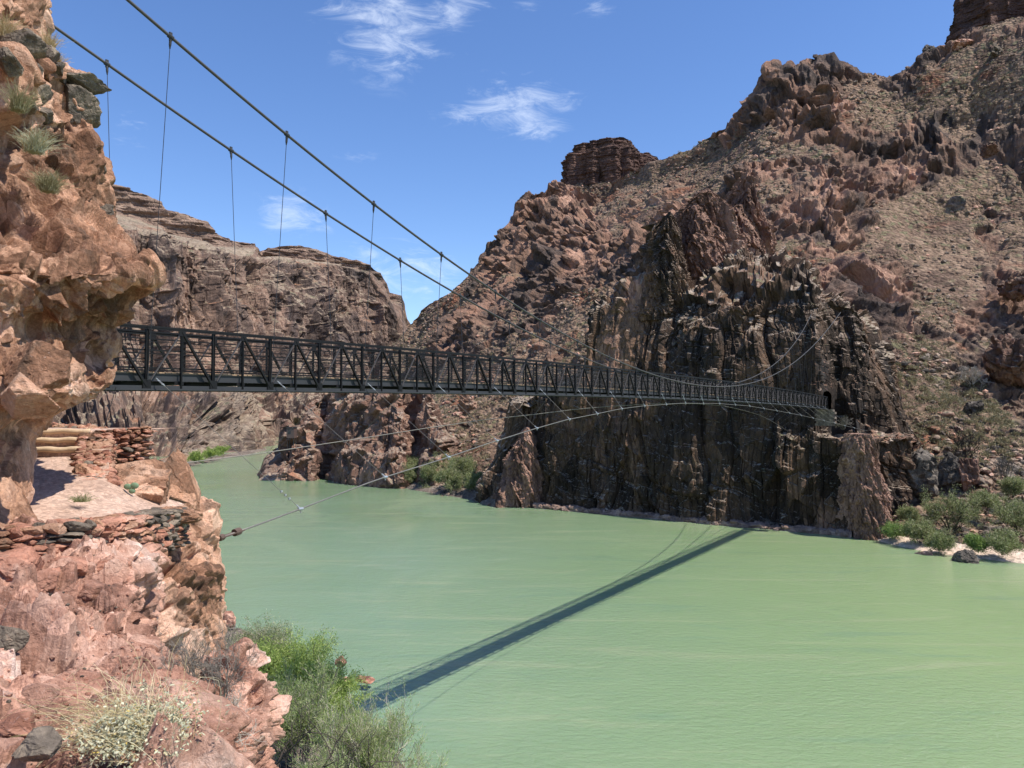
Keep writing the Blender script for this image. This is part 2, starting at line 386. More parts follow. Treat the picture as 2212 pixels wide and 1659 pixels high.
DARKC = rock_mat('schist_cliff', [(0.0, (0.018, 0.013, 0.010)), (0.35, (0.052, 0.033, 0.022)), (0.6, (0.118, 0.070, 0.043)), (0.8, (0.215, 0.125, 0.08)), (1.0, (0.41, 0.235, 0.165))],
                 big=0.06, block=0.3, stretch=(1, 1, 0.4), fine=1.5, bump=0.9, bdist=0.5, varnish=0.75, vcol=(0.035, 0.032, 0.03), warp=0.3,
                 talus=[(0.0, (0.10, 0.08, 0.06)), (0.5, (0.25, 0.19, 0.14)), (1.0, (0.45, 0.37, 0.3))], tal=(0.55, 0.75), shrub=(0.14, 0.14, 0.07), peb=1.6)
PILLAR = rock_mat('pink_pillar_rock', [(0.0, (0.09, 0.05, 0.035)), (0.4, (0.22, 0.125, 0.09)), (0.7, (0.36, 0.215, 0.155)), (1.0, (0.52, 0.35, 0.27))],
                  big=0.1, block=0.5, stretch=(1, 1, 0.35), fine=2.2, bump=0.9, bdist=0.35, varnish=0.65, vcol=(0.06, 0.042, 0.034))
MOUNT = rock_mat('canyon_mountain', [(0.0, (0.048, 0.037, 0.032)), (0.3, (0.115, 0.08, 0.064)), (0.5, (0.215, 0.13, 0.09)), (0.7, (0.34, 0.19, 0.13)), (1.0, (0.48, 0.30, 0.215))],
                 big=0.022, block=0.12, stretch=(1, 1, 0.5), fine=0.9, bump=1.0, bdist=1.0, varnish=0.5, vcol=(0.05, 0.046, 0.045),
                 talus=[(0.0, (0.05, 0.033, 0.024)), (0.35, (0.13, 0.084, 0.056)), (0.65, (0.215, 0.143, 0.096)), (0.90, (0.30, 0.208, 0.146)), (1.0, (0.46, 0.36, 0.29))], tal=(0.42, 0.66), shrub=(0.15, 0.14, 0.075), peb=0.75, attr='crag')
FARM = rock_mat('far_gorge_wall', [(0.0, (0.055, 0.04, 0.036)), (0.35, (0.135, 0.095, 0.077)), (0.6, (0.245, 0.157, 0.115)), (0.8, (0.36, 0.23, 0.165)), (1.0, (0.48, 0.33, 0.25))],
                big=0.012, block=0.06, stretch=(1, 1, 0.4), fine=0.5, bump=1.0, bdist=2.0, varnish=0.5, vcol=(0.10, 0.085, 0.085),
                talus=[(0.0, (0.14, 0.10, 0.07)), (0.5, (0.25, 0.19, 0.135)), (1.0, (0.38, 0.30, 0.22))], tal=(0.58, 0.8), shrub=(0.15, 0.15, 0.09), peb=0.35)
RIM = rock_mat('layered_rim', [(0.0, (0.09, 0.06, 0.05)), (0.4, (0.20, 0.13, 0.10)), (0.6, (0.30, 0.205, 0.15)), (1.0, (0.42, 0.30, 0.22))],
               big=0.02, block=0.15, stretch=(1, 1, 1.5), fine=0.6, bump=1.0, bdist=1.2, varnish=0.2, layers=0.45, warp=0.1)
REDB = rock_mat('red_butte', [(0.0, (0.04, 0.025, 0.022)), (0.4, (0.105, 0.06, 0.048)), (0.6, (0.165, 0.095, 0.073)), (1.0, (0.27, 0.17, 0.13))],
                big=0.03, block=0.15, stretch=(1, 1, 1.5), fine=0.6, bump=1.0, bdist=1.2, varnish=0.3, layers=0.4, warp=0.1)
KNOB = rock_mat('red_knob_rock', [(0.0, (0.05, 0.034, 0.028)), (0.35, (0.15, 0.085, 0.062)), (0.6, (0.27, 0.15, 0.105)), (1.0, (0.42, 0.26, 0.19))],
                big=0.05, block=0.22, stretch=(1, 1, 0.6), fine=1.3, bump=1.0, bdist=0.6, varnish=0.45, vcol=(0.06, 0.05, 0.045),
                talus=[(0.0, (0.16, 0.11, 0.08)), (0.5, (0.29, 0.21, 0.15)), (1.0, (0.42, 0.32, 0.25))], tal=(0.6, 0.8), shrub=(0.14, 0.14, 0.08), peb=1.2)
BANK = rock_mat('bank_scree', [(0.0, (0.12, 0.09, 0.07)), (0.4, (0.22, 0.17, 0.135)), (0.7, (0.30, 0.24, 0.19)), (1.0, (0.46, 0.38, 0.31))],
                big=0.08, block=1.6, fine=3.5, bump=1.0, bdist=0.3, varnish=0.3, vcol=(0.09, 0.075, 0.065), vein=0.4)
BLACKR = rock_mat('black_schist', [(0.0, (0.03, 0.026, 0.023)), (0.5, (0.09, 0.075, 0.062)), (0.8, (0.18, 0.15, 0.12)), (1.0, (0.38, 0.31, 0.25))],
                  big=0.3, block=1.2, fine=5, bump=1.0, bdist=0.1, varnish=0.2)
NEARBLACK = rock_mat('grey_black_stone', [(0.0, (0.045, 0.036, 0.03)), (0.5, (0.13, 0.104, 0.08)), (0.8, (0.24, 0.19, 0.14)), (1.0, (0.38, 0.28, 0.20))],
                  big=1.2, block=5, fine=22, bump=0.8, bdist=0.02, varnish=0.2)
REDST = rock_mat('red_stone', [(0.0, (0.14, 0.055, 0.035)), (0.4, (0.31, 0.14, 0.09)), (0.7, (0.43, 0.22, 0.15)), (1.0, (0.58, 0.38, 0.29))],
                  big=1.0, block=3.5, fine=20, bump=0.8, bdist=0.02, varnish=0.25, vcol=(0.10, 0.06, 0.05), vein=0.2)
PATHM = rock_mat('path_dust', [(0.0, (0.33, 0.215, 0.155)), (0.5, (0.42, 0.285, 0.215)), (1.0, (0.52, 0.375, 0.295))], big=0.6, block=14, fine=30, bump=0.35, bdist=0.01, varnish=0.0, vein=0.12, crk=0.0)
SANDM = rock_mat('river_sand', [(0.0, (0.42, 0.31, 0.23)), (0.5, (0.52, 0.40, 0.31)), (1.0, (0.60, 0.48, 0.38))], big=0.2, block=2, fine=5, bump=0.3, bdist=0.05, varnish=0.1, vcol=(0.2, 0.15, 0.1), crk=0.2)
STEEL = flat_mat('black_painted_steel', (0.010, 0.010, 0.0105), 0.6, 0.0, 0.3, 6, spec=0.18)
STEELG = flat_mat('grey_painted_steel', (0.038, 0.039, 0.042), 0.55, 0.0, 0.2, 4, spec=0.25)
STEELB = flat_mat('weathered_brace_steel', (0.06, 0.052, 0.05), 0.6, 0.0, 0.3, 6)
PLANK = flat_mat('deck_planks', (0.34, 0.23, 0.14), 0.8, 0.0, 0.4, 5, bump=0.3)
WIREM = flat_mat('dull_cable_wire', (0.05, 0.05, 0.055), 0.5, 0.5, 0.3, 3)
WINDW = flat_mat('pale_galvanised_wire', (0.20, 0.185, 0.165), 0.5, 0.4, 0.3, 3)
MAINC = flat_mat('main_cable_steel', (0.075, 0.07, 0.066), 0.55, 0.3, 0.35, 2)
GALV = flat_mat('galvanised_fitting', (0.40, 0.42, 0.43), 0.4, 0.5, 0.15, 20)
RUST = flat_mat('rusty_iron', (0.11, 0.07, 0.055), 0.7, 0.3, 0.4, 20, bump=0.3)
LOG = flat_mat('weathered_log', (0.50, 0.36, 0.23), 0.85, 0.0, 0.3, 9, bump=0.6)
BOXM = flat_mat('dark_hut_sheet', (0.10, 0.065, 0.055), 0.6, 0.0, 0.3, 2)

# ------------------------------------------------------------------ the river
def river():
    m, T, b = pbsdf('green_river_water'); geo = T.node('ShaderNodeNewGeometry'); P = geo.outputs['Position']
    tc = P
    silt = T.noise(T.vmath('MULTIPLY', P, (1.0, 0.6, 1)), 0.035, 5, 0.6, 0.8)
    sx = T.node('ShaderNodeSeparateXYZ'); T.set(sx, 0, P)
    side = T.smooth(T.math('ADD', T.math('ADD', sx.outputs[0], T.math('MULTIPLY', sx.outputs[1], -0.12)), T.math('MULTIPLY', T.math('SUBTRACT', silt, 0.5), 26)), -22, 42)
    c = T.mix(side, (0.18, 0.258, 0.148), (0.222, 0.30, 0.145))
    c = T.mix(T.math('MULTIPLY', T.smooth(silt, 0.5, 0.75), 0.5), c, (0.27, 0.33, 0.19))
    st = T.node('ShaderNodeMapping'); T.set(st, 'Vector', P); st.inputs['Rotation'].default_value = (0, 0, R(-38)); st.inputs['Scale'].default_value = (0.35, 2.2, 1)
    strk = T.noise(st.outputs[0], 0.10, 6, 0.65, 1.2); c = T.mix(T.math('MULTIPLY', T.smooth(strk, 0.52, 0.72), 0.45), c, (0.30, 0.33, 0.20)); c = T.mix(T.math('MULTIPLY', T.smooth(strk, 0.46, 0.3), 0.35), c, (0.13, 0.22, 0.15))
    T.set(b, 'Base Color', c)
    b.inputs['Roughness'].default_value = 0.12; b.inputs['IOR'].default_value = 1.33; b.inputs['Specular IOR Level'].default_value = 0.5
    w1 = T.noise(T.vmath('MULTIPLY', P, (1.0, 0.75, 1)), 2.4, 5, 0.65, 0.3)
    mp = T.node('ShaderNodeMapping'); T.set(mp, 'Vector', P); mp.inputs['Rotation'].default_value = (0, 0, R(-32)); mp.inputs['Scale'].default_value = (0.7, 2.0, 1)
    w2 = T.noise(mp.outputs[0], 1.1, 5, 0.65, 0.4)
    w3 = T.noise(P, 0.16, 4, 0.6, 0.8)
    gust = T.math('ADD', 0.25, T.smooth(T.noise(P, 0.02, 3, 0.5), 0.35, 0.65))
    h = T.math('ADD', T.math('MULTIPLY', w1, 0.5), T.math('MULTIPLY', w2, 0.9)); h = T.math('ADD', T.math('MULTIPLY', h, gust), T.math('MULTIPLY', w3, 0.7))
    bp = T.node('ShaderNodeBump'); T.set(bp, 'Height', h); bp.inputs['Strength'].default_value = 0.85; bp.inputs['Distance'].default_value = 0.17
    T.set(b, 'Normal', bp.outputs[0])
    b.inputs['Subsurface Weight'].default_value = 0.75; b.inputs['Subsurface Radius'].default_value = (0.7, 1.0, 0.6); b.inputs['Subsurface Scale'].default_value = 0.55
    V = [(x, y, z) for z in (-2.6, 0) for (x, y) in ((-900, -60), (500, -60), (500, 1500), (-900, 1500))]
    obj('river_water', mesh_np('river_water', V, [[4, 5, 6, 7], [3, 2, 1, 0], [0, 1, 5, 4], [1, 2, 6, 5], [2, 3, 7, 6], [3, 0, 4, 7]]), m, kind='structure')
    bed, T, b = pbsdf('river_bed'); b.inputs['Base Color'].default_value = (0.2, 0.15, 0.1, 1)
    G = [(-3000, -1500, -3), (3000, -1500, -3), (3000, 6000, -3), (-3000, 6000, -3)]
    obj('terrain', mesh_np('terrain', G, [[0, 1, 2, 3]]), bed, kind='structure')
river()

# ------------------------------------------------------------------ the far wall of the gorge (left)
def rows_shift(row, dpx=0, dy=0, dd=0): return [(a + dpx, b + dy, c + dd) for a, b, c in row]
def horiz(row, k):      # back of a landform: further away and lower
    out = []
    for (a, b, c) in row:
        p = W(a, b, c); q = np.array([p[0] * (c + k) / c, c + k, p[2] - 0.8 * k]); px, py = proj(q); out.append((float(px), float(py), c + k))
    return out
def far_wall():
    rim = [(-380, 300, 560), (-100, 330, 620), (60, 350, 660), (220, 396, 690), (262, 404, 700), (300, 415, 705), (332, 428, 710), (350, 436, 712), (362, 455, 715), (395, 462, 720), (432, 474, 726), (446, 482, 728), (464, 503, 732), (505, 522, 745), (520, 524, 748), (552, 526, 752), (560, 545, 756), (570, 540, 768), (600, 531, 776), (635, 530, 784), (668, 535, 792), (700, 547, 800), (730, 556, 806), (765, 563, 812), (800, 575, 820), (825, 595, 826), (836, 612, 828), (842, 632, 832), (868, 640, 838), (874, 660, 842), (880, 690, 850), (910, 740, 870), (960, 780, 900)]
    def at(dy, dd, fr=None):
        return [(a, b + (dy if fr is None else dy * fr(a)), c + dd) for a, b, c in rim]
    px = [r[0] for r in rim]
    def interp(pts):
        xs = [p[0] for p in pts]; return [(a, float(np.interp(a, xs, [p[1] for p in pts])), float(np.interp(a, xs, [p[2] for p in pts]))) for a in px]
    def base(pts):
        out = []
        for a in px:
            y = float(np.interp(a, [p[0] for p in pts], [p[1] for p in pts])); w = wat(a, y, -1); out.append((a, y, w[1]))
        return out
    r0 = base([(-380, 1200), (60, 1075), (300, 1027), (400, 1009), (500, 986), (560, 973), (600, 966), (650, 963), (960, 958)])
    r1 = [(a, b - 35, c + 14) for a, b, c in r0]
    r2 = interp([(-380, 960, 250), (60, 950, 340), (300, 930, 370), (450, 915, 420), (600, 900, 540), (960, 900, 600)])
    r3 = interp([(-380, 800, 430), (60, 800, 500), (300, 790, 530), (450, 790, 575), (600, 790, 645), (800, 800, 745), (960, 830, 780)])
    r4 = interp([(-380, 640, 455), (60, 640, 525), (300, 640, 556), (450, 650, 602), (600, 660, 676), (800, 690, 775), (880, 750, 805), (960, 800, 830)])
    r5 = interp([(-380, 470, 480), (60, 490, 548), (230, 492, 565), (330, 500, 585), (450, 530, 622), (520, 552, 665), (600, 565, 712), (720, 572, 775), (800, 592, 800), (840, 640, 808), (880, 715, 822), (960, 800, 870)])
    f = lambda a: np.interp(a, [60, 230, 330, 440, 500, 540, 570, 640, 720, 800, 860], [1, 1, 1, .75, .25, 0.15, .3, .5, .35, .25, .3])
    g6 = lambda a: float(np.interp(a, [60, 700, 780], [-22, -12, -3]))
    r6 = [(a, b + 62 * float(f(a)), c + g6(a)) for a, b, c in rim]; r7 = [(a, b + 52 * float(f(a)), c + g6(a) * 0.4) for a, b, c in rim]
    P, ts = loft([r0, r1, r2, r3, r4, r5, r6, r7, rim, horiz(rim, 60), horiz(rim, 300)], 1300, 1.1)
    N = normals(P); nb = N.copy(); nb[..., 2] *= 0.3; nb /= np.linalg.norm(nb, axis=-1, keepdims=True)
    t = ts[:, None]
    cliffy = np.clip(np.interp(t, [0, 0.6, 1.5, 2.5, 4.6, 5.15, 5.6, 10], [0.35, 0.5, 0.8, 1.1, 1.1, 0.25, 0.0, 0]), 0, 2)
    pxf, _ = proj(P); Uf = pxf * 0.37 + 0.10 * P[..., 2] + 9 * fbm(P, (60, 60, 90), 3, 12) + 2 * fbm(P, (14, 14, 22), 3, 13); Zf = P[..., 2] + 8 * fbm(P, (40, 40, 40), 3, 14)
    d = 15 * fbm(P, (85, 85, 300), 3, 11, ridged=True) + 10 * fbm(P, (26, 26, 130), 3, 15, ridged=True) + 5.5 * joints(Uf, Zf, 21, 75, 16) + 3.6 * joints(Uf + 5, Zf, 9, 30, 17) + 2.0 * joints(Uf + 2, Zf, 3.8, 11, 18) + 1.6 * cell(P, (9, 9, 18), 5, 1, 1) + 0.8 * cell(P, (4, 4, 7), 8, 1, 1)
    low = 3.0 * fbm(P, 30, 4, 21) + 1.2 * cell(P, (8, 8, 6), 9)
    lay = np.clip(np.interp(t, [6.3, 6.8, 7.0, 8.0, 8.3], [0, 0.4, 1, 1, 0.3]), 0, 1)
    strat = 4.5 * cell(P, (60, 60, 4.5), 31, 0.4, 1.0) + 3.0 * cell(P, (16, 16, 2.4), 33, 0.6, 1.0) + 3 * fbm(P, 20, 3, 40)
    D = cliffy * d + (1 - np.clip(cliffy, 0, 1)) * low * 0.8 + lay * strat * 0.5 * np.interp(proj(P)[0], [0, 790, 835], [1, 1, 0.2])
    edge = np.interp(t, [7.6, 8.0, 8.4], [1, 0.4, 0.6]); D = D * edge
    D = blur(D, 1)
    P = P + nb * D[..., None]
    sel = (ts >= 6.2) & (ts <= 8.4)
    P2 = P.reshape(-1, 3)
    nv, nu = P.shape[:2]; F = grid_faces(nv, nu); rowt = np.repeat(ts[:-1], nu - 1)
    colr = P2[F[:, 0]]; ppx, _ = proj(colr)
    band = ((rowt > 6.35) & (rowt < 8.5) & (ppx < 790)).astype(np.int32)
    n0 = np.cross(P[nv // 2, nu // 2 + 1] - P[nv // 2, nu // 2], P[nv // 2 + 1, nu // 2] - P[nv // 2, nu // 2])
    if (n0 * (np.array([0, 0, CAMZ]) - P[nv // 2, nu // 2])).sum() < 0: F = F[:, ::-1]
    obj('far_gorge_cliff', mesh_np('far_gorge_cliff', P2, F, False, band), [FARM, RIM], kind='structure')
    return P
PF = far_wall()

# ------------------------------------------------------------------ the mountain on the right
def mountain():
    ridge = [(840, 745, 452), (852, 735, 455), (870, 703, 458), (900, 668, 460), (960, 630, 460), (1010, 588, 465), (1050, 543, 470), (1085, 512, 474), (1100, 500, 476), (1108, 470, 480), (1118, 430, 482), (1150, 412, 484), (1200, 402, 486), (1260, 400, 486), (1330, 400, 476), (1352, 380, 436), (1400, 352, 420), (1450, 336, 410), (1490, 322, 405), (1520, 300, 400), (1560, 280, 390), (1585, 262, 386), (1605, 236, 380), (1625, 215, 375), (1633, 178, 372), (1655, 152, 370), (1672, 148, 368), (1690, 163, 366), (1704, 147, 365), (1720, 148, 364), (1748, 130, 363), (1765, 123, 362), (1782, 132, 361), (1800, 134, 360), (1830, 152, 359), (1850, 158, 358), (1900, 170, 355), (1930, 172, 352), (1950, 155, 348), (2000, 118, 340), (2060, 88, 334), (2120, 60, 328), (2212, 30, 320), (2420, -60, 300)]
    M0 = [(840, 1046, 240), (950, 1075, 205), (1060, 1092, 195), (1300, 1085, 212), (1600, 1060, 200), (1850, 1100, 165), (1900, 1152, 138), (1960, 1180, 125), (1990, 1192, 119), (2212, 1218, 109), (2420, 1240, 102)]
    M0 = [(a, b, wat(a, b, -0.5)[1] if a < 1061 or a > 1890 else c) for a, b, c in M0]
    M1 = [(840, 1000, 262), (950, 1010, 240), (1080, 990, 235), (1300, 960, 235), (1600, 940, 212), (1850, 1000, 170), (1910, 1090, 147), (1990, 1110, 139), (2212, 1120, 133), (2420, 1130, 130)]
    M1b = [(840, 930, 300), (950, 910, 280), (1080, 880, 270), (1300, 850, 250), (1600, 800, 220), (1850, 900, 176), (1930, 1000, 158), (2060, 1005, 152), (2212, 1010, 148), (2420, 1015, 145)]
    M2 = [(840, 860, 345), (950, 820, 325), (1100, 780, 300), (1300, 700, 275), (1450, 600, 245), (1600, 575, 225), (1800, 660, 196), (1950, 800, 180), (2080, 865, 172), (2212, 870, 168), (2420, 870, 165)]
    M3 = [(840, 790, 400), (950, 730, 375), (1100, 650, 350), (1300, 560, 322), (1450, 480, 300), (1600, 455, 268), (1800, 510, 242), (2000, 640, 216), (2212, 690, 205), (2420, 700, 200)]
    M4 = [(840, 760, 430), (900, 700, 430), (1060, 600, 412), (1200, 500, 400), (1400, 430, 355), (1600, 350, 320), (1800, 350, 300), (2000, 430, 280), (2212, 460, 262), (2420, 430, 250)]
    M5 = [(840, 750, 446), (870, 712, 448), (900, 680, 450), (1010, 605, 452), (1110, 510, 462), (1130, 460, 470), (1200, 425, 476), (1300, 420, 468), (1400, 385, 405), (1520, 330, 385), (1640, 250, 352), (1780, 200, 340), (1930, 230, 330), (2060, 190, 312), (2212, 170, 292), (2420, 120, 275)]
    # the far shoulder left of the butte stands behind the main slope
    P, ts = loft([M0, M1, M1b, M2, M3, M4, M5, ridge, horiz(ridge, 50), horiz(ridge, 260)], 1250, 1.25)
    N = normals(P); nb = N.copy(); nb[..., 2] *= 0.45; nb /= np.linalg.norm(nb, axis=-1, keepdims=True)
    t = ts[:, None]; px, py = proj(P)
    # where the slope breaks into crags, and where it is scree
    dn = P.copy(); dn[..., 2] *= 0.4
    cm = fbm(P, (70, 70, 70), 4, 51) * 1.6 + 0.17 + 0.7 * fbm(dn, (16, 16, 16), 4, 52, ridged=True)
    def blob(x, y, rx, ry, a): return a * np.exp(-(((px - x) / rx) ** 2 + ((py - y) / ry) ** 2))
    cm = cm + blob(1700, 220, 110, 80, 1.6) + blob(1500, 500, 130, 130, 1.1) + blob(1980, 330, 80, 60, 1.3) + blob(1180, 500, 110, 90, 1.5) + blob(2060, 480, 45, 110, -1.0) + blob(1960, 460, 50, 40, -0.9) + blob(1250, 640, 60, 60, -0.5) + blob(2150, 170, 80, 80, -0.7) + blob(2060, 290, 90, 60, -0.35) + blob(1830, 420, 60, 90, 0.9) \
        + blob(1250, 720, 60, 60, -0.3) + blob(1000, 900, 110, 80, -0.9) + blob(2080, 1080, 130, 60, -1.2) + blob(2190, 620, 40, 30, 1.2) + blob(2120, 260, 80, 60, 0.2) + blob(960, 690, 60, 50, 0.7) + blob(2030, 640, 60, 160, -0.4) + blob(1900, 720, 60, 60, 0.6)
    cm = np.clip(cm, 0, 1.5); cm = np.clip((cm - 0.18) / 0.5, 0, 1.6); cm = np.minimum(cm * cm * (3 - 2 * np.clip(cm, 0, 1)), 1.6) * 0.8
    crest = np.interp(t, [5.6, 6.6, 7.0, 7.4, 8], [0, 0.6, 1, 0.6, 0]) * np.clip(cm, 0, 1)
    sc = np.clip(P[..., 1] / 330, 0.4, 1.4)
    wx = P + 20 * np.stack([fbm(P, 50, 4, 61), fbm(P, 50, 4, 62), 0.6 * fbm(P, 50, 4, 63)], -1)
    v1 = np.clip(0.75 + 1.2 * fbm(P, 38, 2, 64), 0.1, 1.6); v2 = np.clip(0.75 + 1.2 * fbm(P, 22, 2, 65), 0.15, 1.6)
    big = 9 * fbm(wx, (70, 70, 150), 4, 71, ridged=True)
    crag = 4.0 * v1 * cell(wx, (19, 19, 44), 81, 1.2, 0.8) + 3.0 * fbm(wx, (11, 11, 34), 3, 86, ridged=True) + 2.4 * v2 * cell(wx, (7, 7, 20), 82, 1, 0.9) + 1.5 * cell(wx, (3.2, 3.2, 7), 83, 1.1, 1) + 0.7 * cell(wx, (1.6, 1.6, 2.6), 84)
    scree = 1.2 * fbm(P, 14, 4, 91) + np.clip(fbm(P, 8, 2, 94) + 0.45, 0, 1) * (0.9 * cell(P, (2.6, 2.6, 2.0), 92) + 0.3 * cell(P, (1.2, 1.2, 1.0), 93))
    low = np.interp(t, [0, 0.5, 1.4], [0.08, 0.35, 1.0])
    near = np.clip((px - 1900) / 60, 0, 1) * np.interp(t, [0, 2.6, 3.2], [1, 1, 0])
    D = (big * 0.8 * (1 - 0.8 * near) + cm * crag * (1 - 0.7 * near)) * sc * low + scree * (0.4 + 0.6 * low)
    # gullies that run down the slope
    top = np.interp(t, [6.4, 7.0, 7.5, 9], [1, 0.55, 0.8, 0.8]); D = D * top
    D = blur(D * (1 - 0.6 * crest), 1)
    P0 = P.copy(); P0[..., 2] *= 0.2
    P = P + nb * D[..., None]
    P[..., 2] += crest * blur(2.6 * cell(P0, (7, 7, 12), 97, 0.8, 1) + 1.3 * cell(P0, (2.4, 2.4, 5), 98, 0.8, 1), 1)
    P[..., 2] = np.where(t < 0.02, -2, P[..., 2])
    sheet('canyon_mountain', P, MOUNT, attr=('crag', np.clip(cm, 0, 1)), kind='structure')
    return P, ts, cm
PM, TM, CM = mountain()

# ------------------------------------------------------------------ buttes
def tower(name, cxp, cyp, d, wpx, hpx, mat, outline, depth, seed, sc=1.0, n=420, m=200, layered=True, g=1.0):
    """a free-standing layered butte: cross-section swept upwards, outline gives its half widths from foot to top"""
    base = W(cxp, cyp, d); mpp = d / 1661
    th = np.linspace(0, 2 * np.pi, n, endpoint=False)
    hs = np.linspace(0, 1, m); ox = [o[0] for o in outline]
    Lw = np.interp(hs, ox, [o[1] for o in outline]) * mpp; Rw = np.interp(hs, ox, [o[2] for o in outline]) * mpp
    z = base[2] + hs * hpx * mpp
    rot = np.sign(np.cos(th)) * np.abs(np.cos(th)) ** 0.7; rs = np.sign(np.sin(th)) * np.abs(np.sin(th)) ** 0.7
    X = np.where(rot[None] < 0, rot[None] * Lw[:, None], rot[None] * Rw[:, None]) + base[0]
    Y = base[1] + rs[None] * depth * (0.6 + 0.4 * (Lw + Rw)[:, None] / (Lw + Rw).max())
    P = np.stack([X, Y, np.repeat(z[:, None], n, 1)], -1)
    nb = np.stack([np.cos(th), np.sin(th), 0 * th], -1)[None] * np.ones((m, 1, 1))
    D = sc * (5 * fbm(P, (13, 13, 200), 2, seed, ridged=True) + 1.8 * cell(P, (8, 8, 60), seed + 1, 0.5, 1) + 0.9 * cell(P, (90, 90, 2.6), seed + 2, 0.1, 1) + 0.6 * cell(P, (5, 5, 1.7), seed + 3, 0.3, 1) + 0.3 * cell(P, (2, 2, 1.0), seed + 4, 0.4, 1))
    if not layered:
        Q = P.copy(); Q[..., 0] += 0.25 * P[..., 2]
        D = g * (3.2 * fbm(Q, (g * 9, g * 9, g * 60), 3, seed, ridged=True) + 2.2 * cell(Q, (g * 6, g * 6, g * 17), seed + 1, 0.7, 0.8) + 1.4 * cell(Q, (g * 2.4, g * 2.4, g * 8), seed + 2, 0.9, 0.9) + 0.75 * cell(Q, (g * 1.1, g * 1.1, g * 2.8), seed + 3) + 0.2 * cell(Q, (g * .5, g * .5, g * .8), seed + 4))
        D = D * np.interp(hs, [0, 0.8, 1.0], [1, 0.9, 0.4])[:, None]
    P = P + nb * D[..., None]
    V = P.reshape(-1, 3); i = np.arange(m * n).reshape(m, n); a = i[:-1]; b = np.roll(i, -1, 1)[:-1]; c = np.roll(i, -1, 1)[1:]; e = i[1:]
    F = np.stack([a, b, c, e], -1).reshape(-1, 4)
    top = P[-1].mean(0) + (0, 0, 1.0 * sc); V = np.concatenate([V, top[None]]); k = len(V) - 1
    F = np.concatenate([F, np.stack([i[-1], np.roll(i[-1], -1), np.full(n, k), np.full(n, k)], -1)])
    return obj(name, mesh_np(name, V, F), mat, kind='structure')
tower('butte', 1310, 424, 505, 0, 106, REDB, [(0, 88, 70), (0.10, 86, 70), (0.55, 84, 72), (0.72, 84, 75), (0.76, 66, 60), (0.93, 60, 42), (0.96, 34, 30), (1.0, 12, 22)], 26, 301)
tower('butte', 1395, 380, 500, 0, 40, REDB, [(0, 60, 40), (0.6, 40, 22), (0.85, 30, 10), (1.0, 14, 2)], 16, 331, 0.6, 220, 100)
tower('butte', 2290, 100, 345, 0, 140, REDB, [(0, 232, 200), (0.12, 222, 200), (0.3, 214, 200), (0.6, 204, 200), (0.9, 196, 200), (1.0, 186, 150)], 16, 361, 0.8, 900, 300)
